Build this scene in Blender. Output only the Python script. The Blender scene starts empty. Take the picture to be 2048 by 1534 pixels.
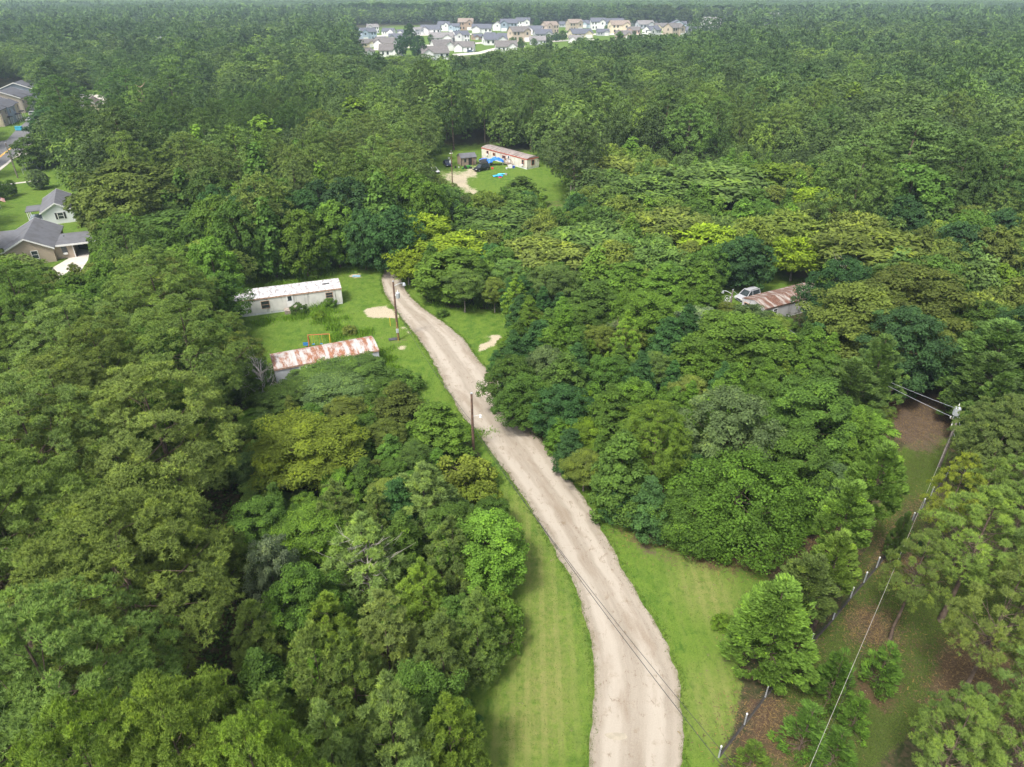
import bpy, math, random
import numpy as np
from mathutils import Vector, Matrix
R_ = math.radians
rng = np.random.default_rng(7)
random.seed(7)
scene = bpy.context.scene
COL = scene.collection

# ------------------------------------------------------------------ camera
CAM_H = 45.0; PITCH = R_(30.3); FPX = 1365.3
cam_d = bpy.data.cameras.new('camera'); cam = bpy.data.objects.new('camera', cam_d); COL.objects.link(cam)
cam.location = (0, 0, CAM_H); cam.rotation_euler = (R_(90)-PITCH, 0, 0)
cam_d.sensor_width = 36; cam_d.lens = 24; cam_d.clip_start = .5; cam_d.clip_end = 20000
scene.camera = cam
# ------------------------------------------------------------------ sky + sun (bright overcast)
SUN_EL, SUN_AZ = R_(58), R_(215)      # azimuth: clockwise from +Y
w = bpy.data.worlds.new('World'); scene.world = w; w.use_nodes = True
nt = w.node_tree; bg = nt.nodes['Background']
sky = nt.nodes.new('ShaderNodeTexSky'); sky.sky_type = 'NISHITA'; sky.sun_disc = False
sky.sun_elevation = SUN_EL; sky.sun_rotation = SUN_AZ; sky.air_density = 1.0; sky.dust_density = 5.0; sky.ozone_density = 1.0
hs = nt.nodes.new('ShaderNodeHueSaturation'); hs.inputs['Saturation'].default_value = .55      # a milky, half overcast sky
nt.links.new(sky.outputs[0], hs.inputs['Color']); nt.links.new(hs.outputs[0], bg.inputs[0]); bg.inputs[1].default_value = 0.138
sd = bpy.data.lights.new('sun', 'SUN'); sd.energy = 2.1; sd.angle = R_(9); sd.color = (1, .95, .87)
sun = bpy.data.objects.new('sun', sd); COL.objects.link(sun); sun.location = (0, 0, 90)
sdir = Vector((math.sin(SUN_AZ)*math.cos(SUN_EL), math.cos(SUN_AZ)*math.cos(SUN_EL), math.sin(SUN_EL)))
sun.rotation_euler = sdir.to_track_quat('Z', 'Y').to_euler()
scene.view_settings.view_transform = 'Standard'; scene.view_settings.look = 'None'
scene.view_settings.exposure = 1.02; scene.view_settings.gamma = 1
scene.render.engine = 'CYCLES'
scene.cycles.use_denoising = True; scene.cycles.denoiser = 'OPENIMAGEDENOISE'; scene.cycles.denoising_prefilter = 'ACCURATE'; scene.cycles.denoising_input_passes = 'RGB_ALBEDO_NORMAL'
scene.cycles.max_bounces = 5; scene.cycles.diffuse_bounces = 3; scene.cycles.glossy_bounces = 2
scene.cycles.transmission_bounces = 3; scene.cycles.volume_bounces = 0; scene.cycles.transparent_max_bounces = 6

# ------------------------------------------------------------------ pixel <-> place (pixels of the 2048 wide photo)
_f = np.array([0, math.cos(PITCH), -math.sin(PITCH)]); _u = np.array([0, math.sin(PITCH), math.cos(PITCH)]); _r = np.array([1., 0, 0])
def P(x, y, z=0.0):
    d = _f + _r*(x-1024)/FPX + _u*(767-y)/FPX
    t = (z-CAM_H)/d[2]
    return Vector((d[0]*t, d[1]*t, z))
def px(p):
    p = np.asarray(p, float).reshape(-1, 3) - np.array([0, 0, CAM_H])
    k = np.maximum(p @ _f, .1)
    return np.stack([1024+FPX*(p @ _r)/k, 767-FPX*(p @ _u)/k, k], 1)
def inpoly(x, y, poly):
    x = np.asarray(x); y = np.asarray(y); c = np.zeros(x.shape, bool); n = len(poly)
    for i in range(n):
        x0, y0 = poly[i]; x1, y1 = poly[i-1]
        if y0 == y1: continue
        c ^= ((y0 > y) != (y1 > y)) & (x < (x1-x0)*(y-y0)/(y1-y0)+x0)
    return c

# ------------------------------------------------------------------ object helpers
def tag(o, label=None, cat=None, group=None, kind=None):
    if label: o['label'] = label
    if cat: o['category'] = cat
    if group: o['group'] = group
    if kind: o['kind'] = kind
    return o
def thing(name, label, cat, loc=(0, 0, 0), rz=0, group=None):
    o = bpy.data.objects.new(name, None); COL.objects.link(o); o.empty_display_size = .2
    o.location = loc; o.rotation_euler = (0, 0, rz)
    return tag(o, label, cat, group)
def npmesh(name, V, F, mats, mi=None, attrs=None, smooth=False):
    """V n x 3, F list of (k x 3 / k x 4) index arrays"""
    me = bpy.data.meshes.new(name)
    if not isinstance(F, (list, tuple)): F = [F]
    V = np.ascontiguousarray(V, np.float32)
    loops = np.concatenate([f.ravel() for f in F]).astype(np.int32)
    tot = np.concatenate([np.full(len(f), f.shape[1], np.int32) for f in F])
    st = np.concatenate([[0], np.cumsum(tot)[:-1]]).astype(np.int32)
    me.vertices.add(len(V)); me.vertices.foreach_set('co', V.ravel())
    me.loops.add(len(loops)); me.loops.foreach_set('vertex_index', loops)
    me.polygons.add(len(tot)); me.polygons.foreach_set('loop_start', st)
    if mi is not None: me.polygons.foreach_set('material_index', np.asarray(mi, np.int32))
    for m in (mats if isinstance(mats, (list, tuple)) else [mats]): me.materials.append(m)
    for k, a in (attrs or {}).items():
        at = me.attributes.new(k, 'FLOAT', 'POINT'); at.data.foreach_set('value', np.asarray(a, np.float32))
    me.update(calc_edges=True)
    me.shade_smooth() if smooth else me.shade_flat()
    return me
def link(name, me, parent=None, loc=None, rz=None):
    o = bpy.data.objects.new(name, me); COL.objects.link(o)
    if parent: o.parent = parent
    if loc is not None: o.location = loc
    if rz is not None: o.rotation_euler = (0, 0, rz)
    return o
class MB:
    """collects boxes, tubes and polygons; build() links them as one mesh object"""
    def __init__(s): s.v = []; s.f = []
    def add(s, vs, fs, M=None):
        b = len(s.v)
        s.v += [tuple(M @ Vector(v)) if M else tuple(v) for v in vs]
        s.f += [tuple(b+i for i in f) for f in fs]; return s
    def box(s, x0, x1, y0, y1, z0, z1, M=None):
        return s.add([(x0,y0,z0),(x1,y0,z0),(x1,y1,z0),(x0,y1,z0),(x0,y0,z1),(x1,y0,z1),(x1,y1,z1),(x0,y1,z1)],
            [(0,3,2,1),(4,5,6,7),(0,1,5,4),(1,2,6,5),(2,3,7,6),(3,0,4,7)], M)
    def cbox(s, c, sx, sy, sz, M=None):
        return s.box(c[0]-sx/2, c[0]+sx/2, c[1]-sy/2, c[1]+sy/2, c[2]-sz/2, c[2]+sz/2, M)
    def tube(s, pts, r, n=8, cap=True, M=None):
        pts = [Vector(p) for p in pts]
        rr = r if isinstance(r, (list, tuple)) else [r]*len(pts)
        vs, fs = [], []
        for i, p in enumerate(pts):
            t = (pts[min(i+1, len(pts)-1)]-pts[max(i-1, 0)]).normalized()
            a = t.cross(Vector((0, 0, 1)));
            if a.length < .05: a = t.cross(Vector((1, 0, 0)))
            a.normalize(); b = t.cross(a)
            for k in range(n):
                q = 2*math.pi*k/n; vs.append(p+(a*math.cos(q)+b*math.sin(q))*rr[i])
        for i in range(len(pts)-1):
            for k in range(n):
                k2 = (k+1) % n; fs.append((i*n+k, i*n+k2, (i+1)*n+k2, (i+1)*n+k))
        if cap: fs += [tuple(range(n))[::-1], tuple((len(pts)-1)*n+k for k in range(n))]
        return s.add(vs, fs, M)
    def prism(s, prof, x0, x1, M=None):
        """closed profile of (y, z) pushed along x"""
        n = len(prof)
        vs = [(x0, y, z) for y, z in prof]+[(x1, y, z) for y, z in prof]
        fs = [tuple(range(n)), tuple(range(n, 2*n))[::-1]]+[(i, n+i, n+(i+1) % n, (i+1) % n) for i in range(n)]
        return s.add(vs, fs, M)
    def build(s, name, mat, parent=None, smooth=False, loc=None, rz=None, bevel=0):
        me = bpy.data.meshes.new(name); me.from_pydata(s.v, [], s.f); me.materials.append(mat); me.update()
        import bmesh
        bm = bmesh.new(); bm.from_mesh(me); bmesh.ops.recalc_face_normals(bm, faces=bm.faces)
        bm.to_mesh(me); bm.free()
        if smooth:
            for p in me.polygons: p.use_smooth = True
        o = link(name, me, parent, loc, rz)
        if bevel:
            m = o.modifiers.new('bevel', 'BEVEL'); m.width = bevel; m.segments = 2; m.limit_method = 'ANGLE'
        return o
def copy_tree(o, parent=None):
    c = o.copy(); COL.objects.link(c)
    if parent: c.parent = parent
    for ch in [x for x in KIDS.get(o.name, [])] if False else list(o.children): copy_tree(ch, c)
    return c

# ------------------------------------------------------------------ materials
class NT:
    def __init__(s, m): m.use_nodes = True; s.m = m; s.t = m.node_tree; s.b = s.t.nodes['Principled BSDF']; s.o = s.t.nodes['Material Output']
    def n(s, ty, **kw):
        x = s.t.nodes.new(ty)
        for k, v in kw.items():
            if k.startswith('i_'):
                x.inputs[int(k[2:]) if k[2:].isdigit() else k[2:]].default_value = v
            else: setattr(x, k, v)
        return x
    def l(s, a, b): s.t.links.new(a, b)
    def noise(s, scale, detail=4, vec=None, rough=.55):
        x = s.n('ShaderNodeTexNoise'); x.inputs['Scale'].default_value = scale; x.inputs['Detail'].default_value = detail; x.inputs['Roughness'].default_value = rough
        if vec is not None: s.l(vec, x.inputs['Vector'])
        return x.outputs['Fac']
    def pos(s, sc=(1, 1, 1), obj=True, rz=0):
        if obj: c = s.n('ShaderNodeTexCoord').outputs['Object']
        else: c = s.n('ShaderNodeNewGeometry').outputs['Position']
        m = s.n('ShaderNodeMapping'); m.inputs['Scale'].default_value = sc; m.inputs['Rotation'].default_value = (0, 0, rz); s.l(c, m.inputs['Vector']); return m.outputs[0]
    def ramp(s, f, a, b):
        x = s.n('ShaderNodeMapRange'); x.inputs[1].default_value = a; x.inputs[2].default_value = b; x.interpolation_type = 'SMOOTHSTEP'; s.l(f, x.inputs[0]); return x.outputs[0]
    def math(s, op, a, b=None):
        x = s.n('ShaderNodeMath', operation=op)
        for i, v in enumerate((a, b)):
            if v is None: continue
            if isinstance(v, (int, float)): x.inputs[i].default_value = v
            else: s.l(v, x.inputs[i])
        return x.outputs[0]
    def mix(s, f, a, b, mode='MIX'):
        x = s.n('ShaderNodeMix', data_type='RGBA', blend_type=mode)
        for i, v in ((0, f), (6, a), (7, b)):
            if isinstance(v, (int, float)): x.inputs[i].default_value = v
            elif isinstance(v, tuple): x.inputs[i].default_value = v if len(v) == 4 else v+(1,)
            else: s.l(v, x.inputs[i])
        return x.outputs[2]
    def attr(s, name): return s.n('ShaderNodeAttribute', attribute_name=name).outputs['Fac']
    def bump(s, h, strength=.4, dist=.05):
        x = s.n('ShaderNodeBump'); x.inputs['Strength'].default_value = strength; x.inputs['Distance'].default_value = dist; s.l(h, x.inputs['Height']); s.l(x.outputs[0], s.b.inputs['Normal'])
    def base(s, c): s.l(c, s.b.inputs['Base Color'])
_mats = {}
def mat(name, col, rough=.7, var=.12, scale=3., metal=0., spec=None, dirt=None, emit=None):
    """plain painted / dull surface with a little wear"""
    if name in _mats: return _mats[name]
    m = bpy.data.materials.new(name); t = NT(m); t.b.inputs['Roughness'].default_value = rough; t.b.inputs['Metallic'].default_value = metal
    if spec is not None: t.b.inputs['Specular IOR Level'].default_value = spec
    n = t.noise(scale, 5, t.pos())
    lo = tuple(c*(1-var) for c in col); hi = tuple(min(1, c*(1+var)) for c in col)
    c = t.mix(t.ramp(n, .3, .7), lo, hi)
    if dirt: c = t.mix(t.math('MULTIPLY', t.ramp(t.noise(scale*.6, 6, t.pos((1, 1, .35))), .5, .75), dirt[3]), c, tuple(dirt[:3]))
    t.base(c); _mats[name] = m; return m
def foliage(name, rough=.55, transl=.28):
    m = bpy.data.materials.new(name); t = NT(m)
    oi = t.n('ShaderNodeObjectInfo'); tone = t.attr('tone')
    br = t.math('ADD', t.math('MULTIPLY', tone, 1.05), .52)
    br = t.math('MULTIPLY', br, t.math('ADD', t.math('MULTIPLY', oi.outputs['Random'], .34), .83))
    c = t.mix(1., oi.outputs['Color'], t.n('ShaderNodeCombineColor').outputs[0], 'MULTIPLY')
    cc = c.node.inputs[7].links[0].from_node
    t.l(br, cc.inputs[0]); t.l(br, cc.inputs[1]); t.l(t.math('MULTIPLY', br, t.math('SUBTRACT', 1.15, t.math('MULTIPLY', tone, .3))), cc.inputs[2])
    # young leaves a little yellower
    c2 = t.mix(t.ramp(tone, .62, 1.), c, t.mix(1., c, (1.17, 1.10, .80), 'MULTIPLY'))
    t.base(c2); t.b.inputs['Roughness'].default_value = .75; t.b.inputs['Specular IOR Level'].default_value = .12
    tr = t.n('ShaderNodeBsdfTranslucent'); t.l(t.mix(1., c2, (1.1, 1.25, .6), 'MULTIPLY'), tr.inputs[0])
    mx = t.n('ShaderNodeMixShader'); mx.inputs[0].default_value = transl
    t.l(t.b.outputs[0], mx.inputs[1]); t.l(tr.outputs[0], mx.inputs[2]); t.l(mx.outputs[0], t.o.inputs[0])
    return m
M_NEEDLE = foliage('pine_needles', .6, .2); M_LEAF = foliage('leaves', .5, .3)
M_BARK = mat('bark', (.115, .085, .065), .9, .45, 2.5, spec=.2)
M_BARKL = mat('pale_bark', (.26, .225, .19), .9, .4, 3, spec=.2)
# ------------------------------------------------------------------ the ground: one sheet out to the horizon
LAWN = [
 [(775,515),(800,545),(830,575),(850,600),(880,615),(960,618),(1045,618),(1040,680),(1010,720),(1000,760),(1020,810),(1050,850),(1100,900),(1150,960),(1200,1000),(1260,1030),(1340,1070),(1400,1110),(1480,1125),(1540,1150),(1530,1230),(1475,1290),(1480,1400),(1440,1560),(880,1560),(930,1450),(940,1350),(980,1260),(1020,1180),(1010,1040),(980,930),(900,850),(820,780),(740,760),(540,760),(490,700),(470,600),(500,535),(745,515)],
 [(850,295),(905,295),(1090,300),(1170,330),(1140,365),(1170,415),(1120,425),(1060,420),(960,400),(860,370)],
 [(1470,560),(1560,520),(1660,500),(1660,540),(1600,570),(1480,610),(1430,620),(1440,580)],
 [(-300,230),(75,165),(280,175),(420,180),(560,190),(640,230),(500,290),(330,300),(400,380),(480,450),(300,500),(140,600),(-300,640)],
 [(1800,900),(1860,860),(1900,880),(1880,960),(1830,1080),(1900,1120),(2048,1150),(2200,1300),(2100,1400),(1900,1380),(1700,1580),(1480,1580),(1560,1400),(1600,1300),(1680,1220),(1740,1080)],
 [(2010,560),(2060,540),(2200,560),(2200,640),(2020,640)],
 [(720,55),(1440,50),(1460,70),(1190,90),(940,115),(725,125)],
 [(1860,790),(1890,770),(1900,800),(1850,830)],
]
STRAW = [  # pine straw / leaf litter, reddish brown
 [(1225,1048),(1300,1062),(1380,1090),(1470,1115),(1545,1100),(1590,1060),(1640,1010),(1680,1030),(1640,1090),(1570,1140),(1500,1150),(1400,1130),(1300,1095),(1230,1070)],
 [(1690,1225),(1740,1210),(1790,1240),(1800,1290),(1700,1280)],[(1800,1110),(1840,1100),(1870,1150),(1790,1150),(1780,1120)],
 [(1880,1280),(1980,1270),(2060,1330),(2060,1480),(1900,1440),(1850,1420)],
 [(1480,1420),(1560,1380),(1620,1440),(1560,1540),(1480,1570)],
 [(1760,780),(1860,740),(1930,735),(1910,860),(1820,900),(1760,850)],
 [(1560,1230),(1600,1230),(1590,1330),(1540,1320)],[(1700,1330),(1800,1350),(1790,1420),(1700,1400)],
 [(985,1290),(1030,1275),(1020,1310),(990,1325)],
]
SOIL = [  # bare trampled grey-brown soil
 [(1790,800),(1880,760),(1905,830),(1880,900),(1820,905),(1780,860)],
 [(1440,1255),(1475,1270),(1480,1300),(1450,1320),(1435,1290)],[(1385,1340),(1425,1330),(1440,1350),(1400,1365)],
 [(1560,1100),(1650,1030),(1665,1045),(1600,1110)],
 [(1835,990),(1850,995),(1780,1110),(1720,1170),(1755,1080)],
 [(1255,1078),(1330,1090),(1380,1110),(1330,1125),(1270,1095)],
 [(1080,408),(1140,405),(1180,408),(1175,418),(1085,418)],
 [(780,676),(812,678),(808,688),(780,688)],[(820,668),(832,668),(832,676),(820,676)],
 [(120,318),(240,305),(330,300),(330,318),(140,338)],[(310,318),(420,330),(460,336),(440,345),(300,330)],
 [(1570,545),(1640,535),(1640,550),(1580,560)],
]
SAND = [  # pale sandy gravel
 [(726,618),(770,612),(790,620),(800,636),(740,636),(728,628)],
 [(868,344),(905,341),(950,340),(988,343),(955,350),(932,357),(934,369),(952,383),(980,394),(962,399),(924,380),(898,363),(880,352)],
 [(698,549),(722,547),(722,556),(700,556)],[(975,672),(1000,668),(1005,678),(985,684)],[(790,694),(815,692),(812,702),(795,700)],
 [(795,650),(812,655),(830,675),(800,655)],[(955,690),(990,676),(1000,684),(958,706)],
]
DRY = [ # sun-dried, paler grass
 [(1010,960),(1060,1040),(1100,1120),(1130,1200),(1150,1280),(1140,1400),(1120,1540),(960,1540),(1000,1400),(1060,1280),(1060,1180),(1020,1080)],
 [(1360,1100),(1440,1150),(1480,1230),(1430,1250),(1350,1180)],[(1385,1370),(1460,1330),(1480,1380),(1440,1500),(1400,1480)],
]
def make_ground():
    def ax(lo, hi, a, b, st):
        c = list(np.arange(lo, hi+st, st)); s = st; x = c[-1]
        while x < b: s *= 1.12; x += s; c.append(x)
        s = st; x = c[0]; pre = []
        while x > a: s *= 1.12; x -= s; pre.append(x)
        return np.array(pre[::-1]+c)
    xs = ax(-95, 95, -9000, 9000, .5); ys = ax(16, 150, -800, 16000, .5)
    X, Y = np.meshgrid(xs, ys); nx, ny = len(xs), len(ys)
    pts = np.stack([X.ravel(), Y.ravel(), np.zeros(X.size)], 1)
    q = px(pts); qx, qy = q[:, 0], q[:, 1]; front = pts[:, 1] > 8
    def mask(polys, blur):
        m = np.zeros(X.size)
        for p in polys: m[inpoly(qx, qy, p) & front] = 1
        m = m.reshape(ny, nx)
        for _ in range(blur):
            m[1:-1, :] = (m[:-2]+m[1:-1]*2+m[2:])/4; m[:, 1:-1] = (m[:, :-2]+m[:, 1:-1]*2+m[:, 2:])/4
        return m.ravel()
    at = {'lawn': mask(LAWN, 3), 'straw': mask(STRAW, 14), 'soil': mask(SOIL, 10), 'sand': mask(SAND, 1), 'dry': mask(DRY, 12), 'thin': mask([LAWN[4], [(1560,1180),(1800,1000),(2200,1100),(2200,1600),(1500,1600)]], 10)}  # last mask: lower-right grass, sparse and darkened for the shade of the trees
    Z = np.zeros(X.size)
    pts[:, 2] = Z
    i = np.arange((ny-1)*(nx-1)); r, c = i//(nx-1), i % (nx-1); a = r*nx+c
    F = np.stack([a, a+1, a+nx+1, a+nx], 1)
    m = bpy.data.materials.new('ground_cover'); t = NT(m); t.b.inputs['Roughness'].default_value = .95; t.b.inputs['Specular IOR Level'].default_value = .1
    p = t.pos(obj=False)
    n1 = t.noise(.09, 5, p); n2 = t.noise(.7, 6, p, .65); n3 = t.noise(7., 5, p, .7); n4 = t.noise(2.2, 4, p, .6)
    grass = t.mix(t.ramp(n2, .32, .66), (.046, .112, .012), (.120, .200, .024))
    grass = t.mix(t.ramp(n1, .4, .65), grass, (.105, .175, .022))
    n5 = t.noise(22., 3, p, .8)
    grass = t.mix(t.math('MULTIPLY', t.ramp(n3, .42, .72), .7), grass, (.040, .085, .014))
    grass = t.mix(t.math('MULTIPLY', t.ramp(n5, .48, .7), .55), grass, (.16, .20, .05))
    n6 = t.noise(3.2, 4, t.pos((1, .45, 1), obj=False), .75)
    n7 = t.noise(1.1, 5, t.pos((1, .6, 1), obj=False), .7)
    grass = t.mix(t.math('MULTIPLY', t.ramp(n7, .54, .66), .4), grass, (.125, .165, .038))
    grass = t.mix(t.math('MULTIPLY', t.ramp(n7, .44, .34), .55), grass, (.030, .085, .010))
    grass = t.mix(t.math('MULTIPLY', t.ramp(n6, .5, .68), .5), grass, (.13, .185, .032))
    grass = t.mix(t.math('MULTIPLY', t.ramp(n6, .5, .3), .55), grass, (.035, .085, .012))
    # mowing / tyre lines beside the drive
    wv = t.n('ShaderNodeTexWave'); wv.inputs['Scale'].default_value = .28; wv.inputs['Distortion'].default_value = 1.3; wv.inputs['Detail'].default_value = 4; t.l(t.pos((1, .16, 1), obj=False, rz=.12), wv.inputs['Vector'])
    grass = t.mix(t.math('MULTIPLY', t.ramp(wv.outputs['Fac'], .4, .9), t.math('ADD', t.math('MULTIPLY', t.attr('dry'), .6), .05)), grass, (.17, .2, .055))
    dryf = t.math('MULTIPLY', t.attr('dry'), t.ramp(t.math('ADD', t.math('MULTIPLY', n4, .6), t.math('MULTIPLY', n1, .5)), .35, .75))
    grass = t.mix(t.math('MULTIPLY', dryf, .68), grass, (.24, .22, .085))
    litter = t.mix(t.ramp(n4, .35, .7), (.03, .042, .014), (.085, .065, .038))
    def edge(a, lo=.35, hi=.6, amt=.55):
        nn = t.math('SUBTRACT', t.math('ADD', t.math('MULTIPLY', n2, .6), t.math('MULTIPLY', n3, .5)), .55)
        return t.ramp(t.math('ADD', t.attr(a), t.math('MULTIPLY', nn, amt*2)), lo, hi)
    thin = t.mix(t.ramp(n3, .3, .7), (.03, .045, .012), (.075, .095, .022))  # sparse grass tones with the tree shade put into the colour
    grass = t.mix(t.math('MULTIPLY', t.attr('thin'), .92), grass, thin)  # paints the pines' shade into the lower-right lawn as darker, sparser grass
    c = t.mix(edge('lawn', .36, .52, .8), litter, grass)
    straw = t.mix(t.ramp(n3, .3, .7), (.05, .029, .019), (.115, .068, .045))
    c = t.mix(t.math('MULTIPLY', edge('straw', .3, .7, 1.7), .85), c, straw)
    soil = t.mix(t.ramp(n3, .3, .7), (.085, .06, .042), (.17, .13, .095))
    soil = t.mix(t.math('MULTIPLY', t.ramp(n5, .45, .65), .5), soil, (.05, .035, .022))
    soil = t.mix(t.math('MULTIPLY', t.ramp(n2, .5, .7), .5), soil, (.10, .075, .045))
    c = t.mix(t.math('MULTIPLY', edge('soil', .3, .8, 1.5), .85), c, soil)
    sand = t.mix(t.ramp(n3, .3, .7), (.30, .25, .18), (.52, .45, .34))
    c = t.mix(t.math('MULTIPLY', edge('sand', .4, .75, 1.6), .92), c, sand)
    t.base(c); t.bump(t.math('ADD', n3, n2), .6, .12)
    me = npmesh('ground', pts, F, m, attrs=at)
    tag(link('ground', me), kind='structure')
make_ground()

def jag(n, amp, k=3):
    r = rng.normal(0, 1, n)
    for _ in range(k): r[1:-1] = (r[:-2]+2*r[1:-1]+r[2:])/4
    return r*amp
def strip(name, L, Rr, mt, z, step=.25, amp=.25, cols=8):
    """sheet between two edge polylines given in pixels, with ragged edges"""
    Lw = [P(*p) for p in L]; Rw = [P(*p) for p in Rr]
    def res(w, n):
        d = np.array([[p.x, p.y] for p in w]); s = np.concatenate([[0], np.cumsum(np.linalg.norm(np.diff(d, axis=0), axis=1))])
        u = np.linspace(0, s[-1], n); o = np.stack([np.interp(u, s, d[:, 0]), np.interp(u, s, d[:, 1])], 1)
        for _ in range(int(3/step)): o[1:-1] = (o[:-2]+2*o[1:-1]+o[2:])/4
        return o, s[-1]
    _, ln = res(Lw, 10); n = int(ln/step); A, _ = res(Lw, n); B, _ = res(Rw, n)
    d = B-A; d /= np.linalg.norm(d, axis=1)[:, None]
    A = A+d*(jag(n, amp*1.6, 10)+jag(n, amp*.45, 1))[:, None]; B = B+d*(jag(n, amp*1.6, 10)+jag(n, amp*.45, 1))[:, None]
    u = np.linspace(0, 1, cols+1)
    V = A[:, None, :]*(1-u)[None, :, None]+B[:, None, :]*u[None, :, None]
    zz = np.full(V.shape[:2]+(1,), z); V = np.concatenate([V, zz], 2).reshape(-1, 3)
    i = np.arange((n-1)*cols); r, c = i//cols, i % cols; a = r*(cols+1)+c
    F = np.stack([a, a+1, a+cols+2, a+cols+1], 1)
    uu = np.tile(u, n); vv = np.repeat(np.arange(n)*step, cols+1)
    me = npmesh(name, V, F, mt, attrs={'across': uu, 'along': vv})
    return tag(link(name, me), kind='structure')
def m_dirt():
    m = bpy.data.materials.new('sandy_dirt'); t = NT(m); t.b.inputs['Roughness'].default_value = .95; t.b.inputs['Specular IOR Level'].default_value = .1
    p = t.pos(obj=False); ac = t.attr('across'); al = t.attr('along')
    cx = t.n('ShaderNodeCombineXYZ'); t.l(t.math('MULTIPLY', ac, 9.), cx.inputs[0]); t.l(t.math('MULTIPLY', al, .10), cx.inputs[1])
    cxw = t.n('ShaderNodeCombineXYZ'); t.l(t.math('MULTIPLY', ac, 2.1), cxw.inputs[0]); t.l(t.math('MULTIPLY', al, .02), cxw.inputs[1])
    st = t.noise(1., 5, cx.outputs[0], .7)       # streaks along the wheel tracks
    cx2 = t.n('ShaderNodeCombineXYZ'); t.l(t.math('MULTIPLY', ac, 3.), cx2.inputs[0]); t.l(t.math('MULTIPLY', al, .11), cx2.inputs[1])
    bl = t.noise(1., 4, cx2.outputs[0], .6)
    n3 = t.noise(9., 6, p, .75); n2 = t.noise(1.3, 5, p, .6)
    c = t.mix(t.ramp(st, .2, .8), (.235, .204, .162), (.32, .283, .232))
    wt = t.n('ShaderNodeTexWave', wave_profile='SIN'); wt.inputs['Scale'].default_value = .32; wt.inputs['Distortion'].default_value = .35; wt.inputs['Detail'].default_value = 1; t.l(cxw.outputs[0], wt.inputs['Vector'])
    c = t.mix(t.math('MULTIPLY', t.ramp(wt.outputs['Fac'], .35, .9), .55), c, (.405, .368, .31))
    c = t.mix(t.math('MULTIPLY', t.ramp(bl, .48, .68), .7), c, (.20, .158, .115))
    c = t.mix(t.math('MULTIPLY', t.ramp(n2, .56, .75), .6), c, (.20, .155, .105))
    c = t.mix(t.math('MULTIPLY', t.ramp(n3, .4, .8), .25), c, (.50, .45, .37))
    # damp seams: thin irregular cracks
    cr = t.noise(.55, 6, t.pos((1, .35, 1), obj=False), .6)
    band = t.math('ABSOLUTE', t.math('SUBTRACT', cr, .5))
    c = t.mix(t.math('MULTIPLY', t.math('SUBTRACT', 1., t.ramp(band, 0., .012)), t.math('MULTIPLY', t.ramp(n2, .45, .6), .7)), c, (.17, .125, .085))
    e = t.math('MULTIPLY', t.math('ABSOLUTE', t.math('SUBTRACT', ac, .5)), 2.)
    e = t.ramp(t.math('ADD', e, t.math('MULTIPLY', t.math('SUBTRACT', n2, .5), .5)), .86, 1.08)
    c = t.mix(t.math('MULTIPLY', e, .75), c, (.14, .13, .07))
    t.base(c); t.bump(t.math('ADD', n3, st), .5, .06)
    return m
M_DIRT = m_dirt()
ROADL = [(1168,1600),(1178,1534),(1190,1440),(1190,1350),(1178,1260),(1150,1170),(1105,1090),(1055,1005),(1010,940),(965,880),(925,830),(890,770),(862,715),(832,670),(806,640),(785,610),(768,585),(763,560),(772,530),(790,512),(812,498)]
ROADR = [(1376,1600),(1366,1534),(1365,1440),(1358,1350),(1322,1260),(1262,1170),(1222,1090),(1175,1005),(1128,940),(1083,880),(1042,830),(1002,770),(958,722),(925,675),(888,645),(850,620),(822,595),(806,570),(800,545),(803,528),(822,512)]
strip('dirt_road', ROADL, ROADR, M_DIRT, .012, .22, .13)
# shallow potholes and the puddle stand as muddy sheets on the drive
def blob_sheet(name, c, rx, ry, z, mt, rz=0, n=28, amp=.16):
    a = np.linspace(0, 2*np.pi, n, endpoint=False); k = 1+jag(n, amp, 1)
    x, y = rx*np.cos(a)*k, ry*np.sin(a)*k
    V = [(0, 0, 0)]+[(x[i]*math.cos(rz)-y[i]*math.sin(rz), x[i]*math.sin(rz)+y[i]*math.cos(rz), 0) for i in range(n)]
    F = np.array([(0, 1+i, 1+(i+1) % n) for i in range(n)])
    return link(name, npmesh(name, np.array(V), F, mt), None, (c[0], c[1], z))
M_PUDDLE = mat('muddy_water', (.33, .295, .225), .25, .12, 2.)
tag(blob_sheet('puddle', P(1232,1472), .75, .28, .018, M_PUDDLE), kind='structure')
# street, kerbs and parking on the far left
M_ASPH = mat('asphalt', (.13, .13, .135), .9, .2, 1.2); M_CONC = mat('concrete', (.50, .47, .42), .85, .08, .8, dirt=(.3, .27, .22, .4))
M_YEL = mat('road_paint', (.55, .33, .08), .8, .15, 5)
def poly_sheet(name, pts, mt, z, smooth_n=0):
    W = [P(*p) for p in pts]
    me = bpy.data.meshes.new(name); me.from_pydata([(p.x, p.y, z) for p in W], [], [tuple(range(len(W)))]); me.materials.append(mt)
    return tag(link(name, me), kind='structure')
poly_sheet('street', [(-80,395),(0,335),(22,318),(42,300),(60,285),(105,252),(150,225),(90,226),(52,243),(30,262),(14,280),(-60,292)], M_ASPH, .008)
poly_sheet('pavement', [(-80,400),(-80,395),(0,335.5),(22,318.5),(42,300.5),(60,285.5),(64,287),(48,301),(54,309),(40,311),(26,320),(2,340)], M_CONC, .03)
poly_sheet('parking', [(52,243),(92,227),(150,225),(240,205),(215,190),(150,188),(143,200),(90,214)], M_CONC, .012)
poly_sheet('road_marking', [(-80,365),(-80,361),(0,311),(30,288),(32,290),(2,314)], M_YEL, .016)
poly_sheet('driveway', [(100,566),(106,535),(135,518),(152,497),(180,500),(176,520),(150,560),(130,562)], M_CONC, .012)
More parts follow.
